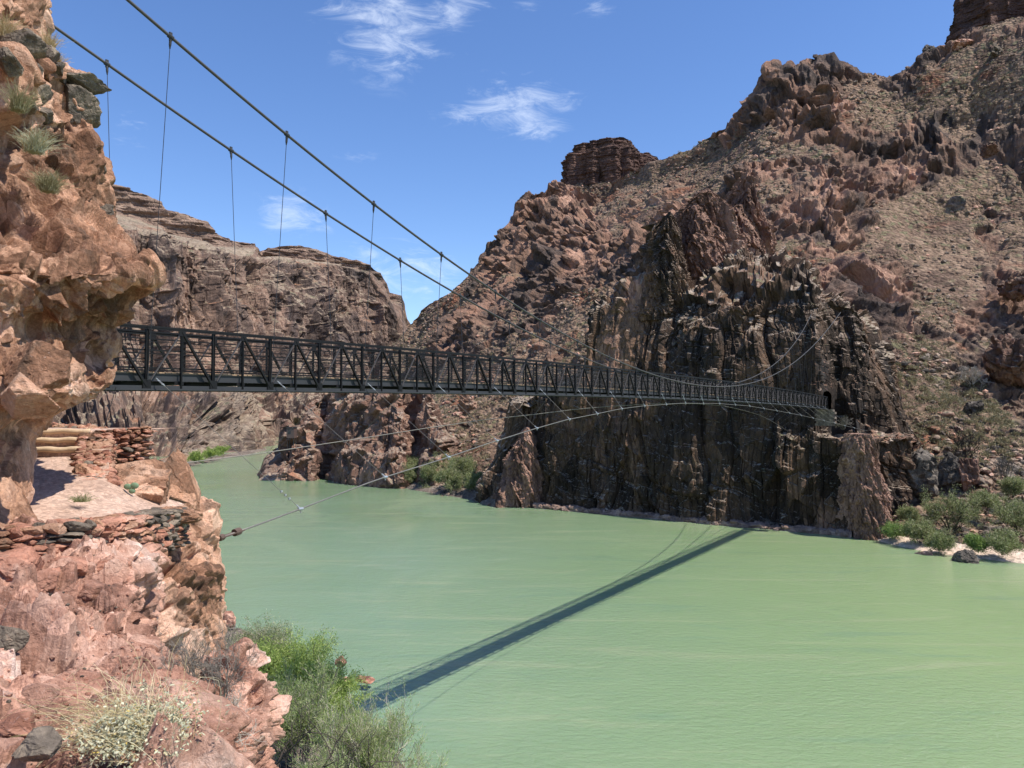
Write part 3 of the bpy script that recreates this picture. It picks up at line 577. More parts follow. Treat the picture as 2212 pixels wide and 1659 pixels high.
# ------------------------------------------------------------------ the dark cliff at the far end of the bridge
def cliff():
    wl = [(1030, 1092), (1060, 1096), (1165, 1102), (1330, 1110), (1430, 1123), (1560, 1142), (1700, 1154), (1850, 1162), (1880, 1158), (1912, 1150), (1990, 1145)]
    top = [(1030, 1088), (1048, 1060), (1075, 1000), (1098, 940), (1106, 870), (1160, 848), (1262, 800), (1276, 700), (1290, 662), (1350, 615), (1390, 548), (1405, 505), (1425, 490), (1450, 560), (1500, 606), (1560, 566), (1600, 548), (1660, 548), (1720, 560), (1755, 578), (1785, 640), (1830, 662), (1870, 680), (1900, 702), (1925, 780), (1945, 860), (1965, 930), (1990, 960)]
    dd = [(1030, 189), (1300, 166), (1560, 149), (1790, 137.5), (1850, 133.5), (1912, 135.5), (1990, 141)]
    pxs = np.unique(np.concatenate([np.arange(1030, 1991, 12), [1048, 1098, 1106, 1262, 1276, 1405, 1425, 1450, 1912]])).astype(float)
    yb = np.interp(pxs, *zip(*wl)); yt = np.interp(pxs, *zip(*top)); db = np.interp(pxs, *zip(*dd))
    ledge = np.clip((pxs - 1770) / 40, 0, 1)
    rows = []
    def row(f=None, y=None, back=0.0):
        yy = yb + (yt - yb) * f if y is None else np.clip(y, yt, yb)
        return [(a, b, c) for a, b, c in zip(pxs, yy, db + back)]
    yl = 935.0
    rows.append([(a, b + 6, c - 0.4) for a, b, c in zip(pxs, yb, db)])
    rows.append(row(0.03)); 
    rows.append(row(y=np.minimum(yb, 1050), back=0.6)); rows.append(row(y=945 + 0 * pxs, back=1.4))
    rows.append([(a, min(max(935, t), b), c + 1.6 + 7 * l) for a, b, t, c, l in zip(pxs, yb, yt, db, ledge)])
    rows.append([(a, min(max(850, t), b), c + 2.6 + 7 * l) for a, b, t, c, l in zip(pxs, yb, yt, db, ledge)])
    rows.append([(a, min(max(740, t), b), c + 4.5 + 8 * l) for a, b, t, c, l in zip(pxs, yb, yt, db, ledge)])
    rows.append([(a, min(max(650, t), b), c + 9 + 8 * l) for a, b, t, c, l in zip(pxs, yb, yt, db, ledge)])
    rows.append([(a, t, c + 16 + 8 * l) for a, b, t, c, l in zip(pxs, yb, yt, db, ledge)])
    tr = rows[-1]
    rows.append([(a, b - 4, c + 10) for a, b, c in tr]); rows.append(horiz(rows[-1], 45))
    P, ts = loft(rows, 1150, 0.95)
    N = normals(P); nb = N.copy(); nb[..., 2] *= np.where(proj(P)[1] < 680, 0.5, 0.15); nb /= np.linalg.norm(nb, axis=-1, keepdims=True)
    px, py = proj(P); t = ts[:, None]
    U = 0.778 * P[..., 0] - 0.628 * P[..., 1]; U = U + 0.10 * P[..., 2] + 2.4 * fbm(P, (16, 16, 24), 3, 112) + 0.9 * fbm(P, (5, 5, 7), 2, 113); Z = P[..., 2] + 3.0 * fbm(P, (12, 12, 12), 3, 114) + 0.3 * U
    m1 = np.clip(0.6 + 1.4 * fbm(P, 20, 2, 115), 0.05, 1.5); m2 = np.clip(0.55 + 1.4 * fbm(P, 12, 2, 116), 0.05, 1.5)
    D = 4.0 * fbm(P, (26, 26, 60), 3, 101) + 2.0 * joints(U, Z, 13.0, 22, 102) + 1.1 * m1 * joints(U + 3, Z, 5.2, 8.5, 103) + 0.6 * m2 * joints(U + 1.3, Z, 2.1, 3.2, 104) + 0.26 * joints(U, Z, 0.9, 1.3, 105) + 0.9 * m2 * cell(P, (4.5, 4.5, 9), 108, 1.2, 0.7) + 0.35 * cell(P, (1.6, 1.6, 3), 110, 1.2, 0.8)
    up = np.clip((700 - py + 50 * fbm(P, 14, 3, 111)) / 70, 0, 1)
    D = D * (1 - 0.85 * up) + up * (2.2 * cell(P, (9, 9, 10), 109, 1, 0.8) + 1.3 * cell(P, (4, 4, 5), 106, 1, 0.8) + 0.8 * cell(P, (1.8, 1.8, 2.6), 107)) - 1.2
    calm = np.exp(-(((px - 1620) / 130) ** 2 + ((py - 900) / 150) ** 2)); D = D * (1 - 0.25 * calm)
    D = D * np.interp(t, [0, 0.6, 1.2, 20], [0.35, 0.6, 1, 1])
    # the portal of the tunnel
    arch = (np.abs(px - 1787) < 9.5) & (py < 884) & (py > 855) | (((px - 1787) / 9.5) ** 2 + ((py - 856) / 11.0) ** 2 < 1)
    flatp = np.exp(-(((px - 1787) / 24) ** 4 + ((py - 868) / 34) ** 4)); D = D * (1 - 0.9 * flatp)
    P = P + nb * D[..., None]
    arch &= (t > 3.2) & (t < 7)
    P[..., 1] += np.where(arch, 12.0, 0.0); P[..., 0] += np.where(arch, 12.0 * 0.41, 0.0)
    sheet('river_cliff', P, DARKC, kind='structure')
    return P
PC = cliff()
tower('rock_pillar', 1866, 1163, 136.6, 0, 224, PILLAR, [(0, 36, 48), (0.35, 36, 34), (0.7, 34, 14), (0.92, 32, 6), (1.0, 24, 0)], 5.5, 401, 0.16, 300, 260, False, 0.22)
tower('rock_pillar', 1905, 1150, 136, 0, 100, PILLAR, [(0, 22, 18), (0.5, 20, 6), (0.9, 16, -4), (1.0, 10, -6)], 3.0, 411, 0.14, 200, 140, False, 0.2)
tower('rock_pinnacle', 1138, 1103, 183, 0, 178, PILLAR, [(0, 74, 32), (0.2, 62, 28), (0.5, 42, 26), (0.75, 26, 22), (0.92, 12, 16), (1.0, 2, 8)], 7, 421, 0.28, 300, 220, False, 0.35)
tower('rock_spire', 1437, 700, 176, 0, 232, DARKC, [(0, 60, 40), (0.4, 46, 34), (0.6, 32, 30), (0.85, 12, 20), (1.0, 2, 8)], 9, 431, 0.3, 260, 240, False, 0.35)
tower('rock_tower', 1512, 640, 190, 0, 214, PILLAR, [(0, 62, 62), (0.3, 58, 62), (0.6, 50, 60), (0.8, 44, 44), (0.92, 28, 24), (1.0, 8, 8)], 12, 441, 0.5, 340, 240, False, 0.6)
tower('rock_tower', 1610, 640, 205, 0, 245, PILLAR, [(0, 60, 50), (0.5, 36, 36), (0.8, 30, 10), (1.0, 14, -4)], 12, 451, 0.6, 300, 240, False, 0.6)

def knob():
    top = [(556, 1036), (566, 1000), (574, 985), (600, 968), (603, 922), (612, 908), (626, 905), (640, 917), (655, 892), (690, 858), (740, 842), (800, 836), (880, 836), (925, 846), (955, 880), (975, 940)]
    wl = [(556, 1037), (720, 1041), (860, 1047), (975, 1062)]
    pxs = np.unique(np.concatenate([np.arange(556, 976, 8), [600, 603, 640]])).astype(float)
    yb = np.interp(pxs, *zip(*wl)); yt = np.interp(pxs, *zip(*top)); db = np.array([wat(a, b)[1] for a, b in zip(pxs, yb)])
    db = db - 14 * np.exp(-((pxs - 830) / 80) ** 2) + 14 * np.exp(-((pxs - 698) / 14) ** 2) + 16 * np.exp(-((pxs - 893) / 13) ** 2)
    yb = np.array([proj(np.array([0, d, 0.0]))[1] for d in db])
    R0 = [(a, b + 4, c) for a, b, c in zip(pxs, yb, db)]
    mk = lambda f, bk: [(a, b + (t - b) * f, c + bk) for a, b, t, c in zip(pxs, yb, yt, db)]
    rows = [R0, mk(0.04, 0), mk(0.3, 3), mk(0.42, 9), mk(0.7, 13), mk(0.9, 19), mk(1.0, 26)]; rows.append(horiz(rows[-1], 12)); rows.append(horiz(rows[-1], 60))
    P, ts = loft(rows, 760, 0.9); t = ts[:, None]
    N = normals(P); nb = N.copy(); nb[..., 2] *= 0.3; nb /= np.linalg.norm(nb, axis=-1, keepdims=True)
    px, _ = proj(P)
    D = 3.0 * fbm(P, (16, 16, 40), 4, 201, ridged=True) + 1.9 * cell(P, (9, 9, 12), 202, 1, 0.8) + 1.0 * cell(P, (3.6, 3.6, 6), 203) + 0.5 * cell(P, (1.5, 1.5, 2), 204)
    D = D * np.interp(t, [0, 1, 2, 5.6, 6, 9], [0.4, 0.6, 1, 1, 0.5, 0.6]) * np.clip((px - 552) / 60, 0.25, 1)
    D = blur(D, 1)
    sheet('river_knob', P + nb * D[..., None], KNOB, kind='structure')
knob()

def flatpoly(name, pts, z0, z1, mat, n=120, m=30, amp=0.15, rough=3.0, **props):
    """bank of sand or shingle: pts are pairs (outer edge at the water, inner edge) in picture px"""
    A = np.array([wat(a, b, z0) for a, b in pts[0]]); B = np.array([wat(a, b, z1) for a, b in pts[1]])
    tt = np.linspace(0, 1, n)
    def rs(Q): k = np.linspace(0, 1, len(Q)); return np.stack([np.interp(tt, k, Q[:, i]) for i in range(3)], -1)
    A = rs(A); B = rs(B); w = np.linspace(0, 1, m)[:, None, None]
    P = A[None] * (1 - w) + B[None] * w
    h = amp * (fbm(P, (rough, rough, 1), 4, 5) + 0.4 * cell(P, (0.8, 0.8, 0.8), 6)) * np.minimum(1, w[..., 0] * 6)
    P[..., 2] += h + 0.35 * np.sqrt(w[..., 0]) * abs(z1 - z0)
    sheet(name, P, mat, kind='structure', **props)
flatpoly('sand_spit_land', ([(716, 1041), (760, 1048), (810, 1053), (866, 1054), (900, 1058)], [(730, 1039), (770, 1037), (810, 1036), (860, 1036), (900, 1038)]), -0.15, 0.5, SANDM, 200, 40, 0.12, 6)
flatpoly('shingle_bank_land', ([(860, 1053), (900, 1062), (960, 1072), (1010, 1080), (1070, 1100)], [(860, 1040), (900, 1044), (960, 1050), (1010, 1060), (1070, 1080)]), -0.2, 1.2, BANK, 300, 50, 0.35, 2)
flatpoly('sandy_shore_land', ([(1874, 1164), (1930, 1180), (1990, 1193), (2060, 1205), (2212, 1221), (2420, 1240)], [(1885, 1152), (1940, 1162), (2000, 1170), (2060, 1178), (2212, 1190), (2420, 1200)]), -0.15, 0.7, SANDM, 500, 60, 0.18, 1.5)
flatpoly('far_shore_land', ([(380, 1014), (430, 1004), (480, 993), (540, 982), (575, 974)], [(380, 1004), (430, 995), (480, 984), (540, 974), (575, 969)]), -0.2, 0.7, BANK, 200, 30, 0.3, 3)

# ------------------------------------------------------------------ the near rocks on the left
def surf(C, nus, nvs):
    C = np.asarray(C, float)
    def tt(ns): return np.concatenate([[0.0]] + [i + (np.arange(n) + 1) / n for i, n in enumerate(ns)])
    tv = tt(nvs); tu = tt(nus)
    A = catmull(C, tv); B = catmull(np.swapaxes(A, 0, 1), tu)
    return np.swapaxes(B, 0, 1), tv, tu
def blocky(P, s, seed, hard=1.0, st=(1, 1, 1)):
    """fractured rock relief in metres"""
    st = np.array(st)
    return 0.36 * s * cell(P, 1.7 * s * st, seed, 1.9, 0.7, crack=0.5) + 0.20 * s * cell(P, 0.75 * s * st, seed + 1, 2.0, 0.8, crack=0.5) + 0.085 * s * cell(P, 0.33 * s * st, seed + 2, 2.0, 0.8, w=0.08, crack=0.5) + hard * 0.034 * s * cell(P, 0.15 * s * st, seed + 3, 1.8, 0.7, w=0.12, crack=0.4) + 0.010 * s * cell(P, 0.08 * s * st, seed + 4, 1.2, .6, w=0.2)
def overhang():
    S = [(-160, 35, 19), (-60, 60, 18.8), (0, 80, 18.5), (55, 88, 18.3), (100, 106, 18), (135, 150, 17.8), (150, 203, 17.6), (200, 196, 17.6), (240, 186, 17.5), (280, 188, 17.4), (310, 206, 17.2), (360, 214, 17.1), (410, 222, 17), (450, 232, 17), (500, 260, 17), (540, 298, 17), (572, 318, 17), (595, 325, 17), (622, 310, 17), (650, 286, 17.2), (680, 264, 17.3), (705, 244, 17.6), (730, 256, 17.6), (770, 252, 17.4), (800, 258, 17), (830, 250, 16.8), (848, 222, 16.4), (868, 168, 16), (890, 126, 15.5), (920, 84, 15), (950, 66, 14.5), (1000, 58, 13.8), (1050, 56, 13.2), (1100, 60, 12.6), (1140, 68, 12.0), (1200, 85, 11.5)]
    C = []
    for y, s, d in S:
        d -= float(np.interp(y, [460, 570, 850, 950, 1100], [0, 2.3, 2.3, 0.8, 0]))
        dl = 9.4 if y < 850 else 9.4 - (y - 850) / 350 * 1.0
        cols = []
        for f, bul in ((0, 0), (0.35, 0.0), (0.62, -0.2), (0.82, -0.25), (0.95, -0.1), (1.0, 0)):
            px = -420 + f * (s + 420)
            dd = dl + (d - dl) * f ** 1.5 + bul
            if y > 845 and f > 0.2: dd = dl + (d - dl) * (f ** 2.6)
            cols.append(W(px, y, dd))
        e = W(s, y, d); cols.append(e + np.array([-0.4, 0.6, 0])); cols.append(e + np.array([-2.4, 1.2, 0])); cols.append(e + np.array([-9, 3.2, 0]))
        C.append(cols)
    P, tv, tu = surf(C, [60, 110, 110, 90, 60, 60, 30, 12], [30, 24] + [22] * (len(S) - 3))
    N = normals(P); D = blocky(P, 1.0, 501, 1.2, (1, 1, 1.3))
    big = 0.4 * fbm(P, (2.6, 2.6, 3.2), 3, 510) 
    edge = np.interp(tu, [0, 4.2, 5, 6, 8], [1, 0.75, 0.35, 0.8, 1])[None] * np.interp(tv, [0, 24, 26, 40], [1, 1, 0.45, 0.45])[:, None]
    D = blur((D + big) * edge, 1)
    sheet('near_cliff', P + N * D[..., None], PINK, kind='structure')
    return P
POV = overhang()
def near_ledge():
    S = [(1900, 480, 3.5, 2.6), (1740, 468, 4.3, 3.3), (1659, 457, 4.9, 3.9), (1610, 443, 5.2, 4.2), (1537, 417, 5.9, 4.8), (1457, 367, 6.9, 5.6), (1427, 325, 7.3, 6.0), (1385, 290, 8.0, 6.7), (1300, 285, 9.4, 8.0), (1235, 290, 10.8, 9.2), (1185, 300, 12.0, 10.0), (1150, 310, 12.8, 10.4)]
    C = []
    for y, s, d, dl in S:
        cols = [W(-500 + f * (s + 500), y, dl + (d - dl) * f ** 1.3) for f in (0, 0.4, 0.7, 0.9, 1.0)]
        e = cols[-1]; cols += [e + np.array([0.10, 0.12, -0.35]), e + np.array([0.15, 0.3, -1.6]), e + np.array([0.2, 0.5, -6]), np.array([e[0] + 0.3, e[1] + 0.7, -0.5])]
        C.append(cols)
    P, tv, tu = surf(C, [50, 130, 110, 70, 30, 50, 30, 12], [16, 34, 34, 40, 46, 34, 34, 50, 44, 40, 24])
    N = normals(P); D = blocky(P, 0.62, 601, 1.2, (1, 1, 0.7)) + 0.12 * fbm(P, (1.3, 1.3, 1.3), 3, 611)
    edge = np.interp(tu, [0, 3, 4, 4.5, 9], [1, 0.9, 0.45, 0.8, 1])[None]
    gravel = np.exp(-(((P[..., 0] + 3.1) / 0.9) ** 2 + ((P[..., 1] - 5.9) / 0.8) ** 2))
    D = blur(D * edge * (1 - 0.6 * gravel), 1)
    P = P + N * D[..., None]
    sheet('near_ledge', P, SALMON, kind='structure')
    return P
PN = near_ledge()
def near_face():
    S = [[(120, 1175, 12.4), (250, 1165, 13.6), (345, 1135, 15.6), (405, 1085, 17.8), (436, 1092, 19.6)],
         [(120, 1195, 11.8), (250, 1195, 13), (345, 1185, 15), (410, 1150, 17.2), (446, 1135, 19.6)],
         [(120, 1240, 11.3), (250, 1240, 12.3), (345, 1240, 13.9), (420, 1215, 16.2), (464, 1192, 19)],
         [(120, 1295, 10.8), (250, 1295, 11.6), (350, 1295, 12.9), (430, 1285, 15), (476, 1262, 18)],
         [(120, 1355, 10.3), (250, 1355, 10.9), (350, 1355, 12), (430, 1352, 14), (479, 1330, 17)],
         [(120, 1415, 9.8), (250, 1415, 10.4), (350, 1415, 11.4), (420, 1412, 13), (473, 1400, 16)],
         [(120, 1480, 9.8), (250, 1480, 10.3), (350, 1480, 11.2), (410, 1480, 12.8), (462, 1480, 16)],
         [(120, 1580, 9.8), (250, 1580, 10.2), (350, 1580, 11.0), (400, 1580, 12.6), (452, 1580, 16)]]
    C = []
    for r in S:
        cols = [W(*p) for p in r]; e = cols[-1]; cols += [e + np.array([-0.3, 1.0, 0.0]), e + np.array([-2.5, 4.0, 0.0])]; C.append(cols)
    C.append([np.array([c[0] + 0.4, c[1] - 0.4, -1.0]) for c in C[-1]])
    P, tv, tu = surf(C, [60, 100, 110, 90, 50, 14], [22, 44, 54, 60, 60, 60, 60, 50])
    N = normals(P)
    # tilted sheets of rock standing on edge
    Q = P.copy(); Q[..., 0] -= 0.55 * P[..., 2]
    D = 0.26 * cell(Q, (0.55, 1.3, 2.6), 701, 0.6, 0.9) + 0.11 * cell(Q, (0.28, 0.6, 1.1), 702, 0.8, 0.9) + 0.05 * cell(Q, (0.14, 0.3, 0.4), 703, 1, 0.8) + 0.02 * cell(P, 0.09, 704) + 0.15 * fbm(Q, (0.7, 2, 3.5), 3, 711, ridged=True)
    edge = np.interp(tu, [0, 4, 5, 5.5, 6], [1, 0.85, 0.25, 0.8, 1])[None]; D = blur(D * edge, 1)
    sheet('near_rock_face', P + N * D[..., None], PINK, kind='structure')
near_face()
def near_pillar():
    L = [(1405, 500, 545, 9.6), (1420, 466, 560, 9.5), (1440, 452, 572, 9.3), (1500, 440, 581, 9.0), (1560, 446, 583, 8.7), (1620, 452, 583, 8.5), (1700, 455, 585, 8.3), (1850, 455, 588, 8.1)]
    C = []
    for y, a, b, d in L:
        cols = [W(a + 10, y, d + 1.4), W(a, y, d + 0.5), W(a + 12, y, d), W((a + b) / 2, y, d - 0.15), W(b - 14, y, d + 0.15), W(b, y, d + 0.7), W(b - 8, y, d + 1.6), W(a + 30, y, d + 2.4)]
        C.append(cols)
    cap = [np.mean(C[0], axis=0) + (c - np.mean(C[0], axis=0)) * 0.15 + np.array([0, 0, 0.12]) for c in C[0]]; C.insert(0, cap)
    last = C[-1]; C.append([np.array([c[0], c[1], -0.8]) for c in last])
    P, tv, tu = surf(C, [20, 30, 80, 80, 40, 20, 10], [24, 20, 26, 60, 60, 60, 60, 40, 30])
    N = normals(P)
    D = blocky(P, 0.5, 801, 1.2, (1.3, 1.3, 0.55)) + 0.05 * fbm(P, (0.5, 0.5, 0.12), 3, 811)
    D = blur(D * np.interp(tv, [0, 1, 2, 9], [0.6, 0.6, 1, 1])[:, None] * 0.7, 1)
    sheet('near_pillar', P + N * D[..., None], SALMON, kind='structure')
near_pillar()
def path():
    S = [[(-250, 1190, 10.2), (100, 1175, 11.6), (260, 1160, 12.8), (360, 1140, 15.0), (420, 1118, 17.5)],
         [(-250, 1165, 10.7), (100, 1150, 12.2), (260, 1132, 13.5), (350, 1115, 15.6), (415, 1098, 18)],
         [(-250, 1110, 12.4), (60, 1108, 13.2), (200, 1104, 14.0), (290, 1095, 15.2), (370, 1080, 17.6)],
         [(-250, 1050, 14.8), (60, 1047, 15.2), (150, 1044, 15.4), (215, 1046, 15.6), (260, 1050, 16)],
         [(-250, 992, 17.6), (60, 990, 17.6), (120, 988, 17.6), (180, 986, 17.6), (240, 984, 17.6)]]
    C = [[W(*p) for p in r] for r in S]
    z = C[-1][2][2]; y0 = 17.75
    # three steps with a log at the lip of each, then the trail turning to the bridge
    for i in range(3):
        for (yy, zz) in ((y0 + i * 0.85 - 0.02, z + i * 0.19), (y0 + i * 0.85, z + (i + 1) * 0.19)):
            C.append([np.array([c[0] * yy / 17.6 if j == 4 else c[0], yy, zz]) for j, c in enumerate(C[4])])
    C.append([np.array([c[0], 21.5, z + 0.60]) for c in C[4]])
    P, tv, tu = surf(C, [20, 50, 50, 40], [14, 26, 26, 26] + [3] * 6 + [12])
    P[..., 2] += 0.02 * fbm(P, (0.6, 0.6, 0.6), 4, 901) + 0.006 * cell(P, 0.12, 902)
    sheet('path', P, PATHM, smooth=True, kind='structure')
    return z, y0
ZP, YP = path()
# logs of the steps
steps = empty('log_steps', (-10.9, 18.5, CAMZ + ZP), label='three pale log steps climbing the dusty trail beside the rubble wall', category='steps')
for i in range(3):
    yy = YP + i * 0.85 - 0.03; zz = CAMZ + (ZP - CAMZ) + (i + 1) * 0.19 - 0.02
    b = MB(); x0 = (60 - 1106) / 1661 * yy - 0.4; x1 = ((178, 186, 196)[i] - 1106) / 1661 * yy
    n = 14; pts = [(x0 + (x1 - x0) * k / n - 10 * 0, yy + 0.02 * math.sin(k * 0.7 + i), zz + 0.012 * math.sin(k * 1.1 + i * 2)) for k in range(n + 1)]
    b.tube(pts, [0.066 + 0.005 * math.sin(k * 1.7 + i) for k in range(n + 1)], 12)
    o = b.build('step_log', LOG, None, True); o.parent = steps; o.matrix_parent_inverse = Matrix.Translation(steps.location).inverted()
def parented(o, root):
    o.parent = root; o.matrix_parent_inverse = Matrix.Translation(root.location).inverted(); return o
# dry stone walls
def stone_wall(name, runs, label, seed, dark_at=None, size=(0.34, 0.24, 0.16), core=True):
    rs = np.random.RandomState(seed); Vs = [[], [], []]; Fs = [[], [], []]; cnt = [0, 0, 0]; tot = 0
    for (A, B, hgt, thick, bow) in runs:
        A = np.array(A, float); B = np.array(B, float); d = B - A; L = np.linalg.norm(d[:2]); dn = d / L; side = np.array([dn[1], -dn[0], 0])
        z = 0.0
        while z < hgt:
            hh = rs.uniform(0.6, 1.25) * size[2]; x = rs.uniform(-0.1, 0)
            while x < L:
                ln = rs.uniform(0.5, 1.5) * size[0]; t = (x + ln / 2) / L
                for lay in range(max(1, int(round(thick / size[1])))):
                    hj = hh * rs.uniform(0.8, 1.3)
                    c = A + d * t + side * (bow * 4 * t * (1 - t)) + side * (-(lay + 0.5) * size[1] * 0.9 + rs.uniform(-0.05, 0.05) + 0.10 * (hgt - z) * 0.5) + np.array([0, 0, z - hgt + hh * 0.5])
                    V, F = rock_vf(rs.randint(1e6), (ln * 1.18, size[1] * rs.uniform(1.1, 1.6), hj * 1.25), 3, 18, 0.06, (rs.uniform(-.15, .15), rs.uniform(-.2, .2), math.atan2(dn[1], dn[0]) + rs.uniform(-.35, .35)), 0.6)
                    k = 1 if rs.rand() < 0.06 else (2 if rs.rand() < 0.4 else 0)
                    if dark_at and dark_at[0] < t < dark_at[1] and rs.rand() < 0.6: k = 1
                    Vs[k].append(V + c); Fs[k].append(F + cnt[k]); cnt[k] += len(V)
                x += ln * 0.9
            z += hh * 0.85
    V = []; F = []; M = []; o = 0
    for k in range(3):
        if cnt[k]:
            v = np.concatenate(Vs[k]); f = np.concatenate(Fs[k]) + o; V.append(v); F.append(f); M.append(np.full(len(f), k)); o += len(v)
    obj(name, mesh_np(name, np.concatenate(V), np.concatenate(F), False, np.concatenate(M)), [REDST, NEARBLACK, PINK], label=label, category='stone wall')
w = lambda a, b, c: tuple(W(a, b, c))
stone_wall('retaining_wall', [(w(-20, 1160, 10.5), w(210, 1135, 11.7), 0.66, 0.75, 0.05), (w(210, 1135, 11.7), w(405, 1098, 16.2), 0.72, 0.75, 0.15)], 'low drystone wall of red and dark stones holding up the trail edge', 31, (0.45, 0.98), (0.24, 0.25, 0.12))
stone_wall('trail_wall', [(w(250, 1045, 15.9), w(244, 938, 19.1), 0.6, 0.80, -0.06), (w(200, 938, 19.2), w(305, 927, 19.4), 1.0, 0.6, 0.15)], 'flat-topped rubble wall curving round the outer side of the log steps', 33, None, (0.2, 0.2, 0.095))
stone_wall('back_wall', [(w(100, 920, 22.2), w(212, 930, 20.6), 0.32, 0.4, 0.0)], 'low strip of rubble wall behind the top log step', 35, None, (0.24, 0.2, 0.12))
def boulder(px, py, d, size, mat, seed, label, name='boulder', sub=4, planes=14, rough=0.05, rot=0.0, cat='boulder', **kw):
    c = W(px, py, d); V, F = rock_vf(seed, size, sub, planes, rough, rot); lo = V[:, 2].min()
    o = obj(name, mesh_np(name, V - np.array([0, 0, lo]), F), mat, label=label, category=cat, **kw)
    o.location = (c[0], c[1], c[2] + lo); return o
boulder(385, 1060, 18.6, (1.05, 1.3, 1.75), PINK, 1001, 'tall pale pink boulder at the outer corner above the river', sub=6, rough=0.07, planes=20)
boulder(300, 1075, 16.9, (1.75, 1.4, 1.15), PINK, 1002, 'wide rounded pink boulder beside the trail with cactus on it', sub=6, rough=0.08, planes=18)
boulder(268, 1040, 18.2, (1.7, 1.2, 1.05), PINK, 1003, 'flat-faced brown slab leaning under the rubble wall', sub=5, rough=0.04, planes=9, rot=0.5)
boulder(205, 1050, 16.6, (0.75, 1.0, 1.0), PINK, 1004, 'narrow upright rock between the trail edge and the leaning slab', sub=5, rough=0.06)
boulder(425, 1140, 19.3, (1.2, 1.4, 2.0), PINK, 1005, 'craggy pink rock below the tall outer boulder', sub=6, rough=0.08, planes=20)
boulder(330, 1120, 15.6, (1.5, 0.9, 0.5), PINK, 1006, 'low crumbly outcrop on the trail behind the retaining wall', sub=5, rough=0.1)
boulder(105, 980, 25.0, (3.0, 3, 2.6), PINK, 1007, 'rock mass closing the trail under the overhang', sub=5, rough=0.08) if False else None

def shelf():
    """the pale wave-washed shelf at the foot of the dark cliff"""
    wl = [(1150, 1103), (1165, 1104), (1330, 1112), (1430, 1125), (1560, 1144), (1700, 1156), (1835, 1164)]; dd = [(1150, 177), (1300, 166), (1560, 149), (1790, 137.5), (1835, 134.6)]
    pxs = np.linspace(1150, 1835, 70); db = np.interp(pxs, *zip(*dd)); C = []
    for off, z in ((-1.15, -0.5), (-1.05, 0.35), (-0.75, 0.75), (0.6, 0.95), (3.0, 0.9)):
        C.append([np.array([(a - 1106) / 1661 * (d + off) * 1.0, d + off, z]) for a, d in zip(pxs, db)])
    P, tv, tu = surf(np.array(C), [9] * 69, [6, 6, 8, 4]); N = normals(P)
    D = 0.45 * fbm(P, (4, 4, 2), 3, 950) + 0.25 * cell(P, (1.6, 1.6, 0.6), 951) + 0.1 * cell(P, (0.6, 0.6, 0.4), 952)
    sheet('rock_shelf', P + N * D[..., None], SHELFM, kind='structure')
SHELFM = rock_mat('washed_shelf_rock', [(0.0, (0.12, 0.08, 0.06)), (0.5, (0.26, 0.17, 0.13)), (1.0, (0.40, 0.28, 0.22))], big=0.2, block=0.8, fine=3, bump=0.8, bdist=0.1, varnish=0.3)
shelf()
# ------------------------------------------------------------------ the suspension bridge
BD = np.array([0.531, 0.847, 0.0]); BD /= np.linalg.norm(BD); BN = np.array([BD[1], -BD[0], 0.0])     # along, and towards the camera's side
KL = 5.4; B0 = np.array([-12.76, 26.8, 0.0]); K0, K1 = -1.0, 24.0; WID = 1.8
def bz(k): t = k / 24.0; return CAMZ + 0.84 + 0.60 * 4 * t * (1 - t)
def BP(k, w=0.0, h=0.0):
    return B0 + BD * KL * k + BN * w + np.array([0, 0, bz(k) + h])
H = 2.27
bridge = empty('suspension_bridge', BP(12)[:], label='long black steel suspension footbridge crossing the green river into the cliff tunnel', category='bridge')
def bpart(mb, name, mat, parent=None, smooth=False, **kw):
    o = mb.build(name, mat, None, smooth, **kw)
    if parent is None: return parented(o, bridge)
    o.parent = parent; return o
NP = 100; ks = [K0 + i * 0.25 for i in range(NP + 1)]
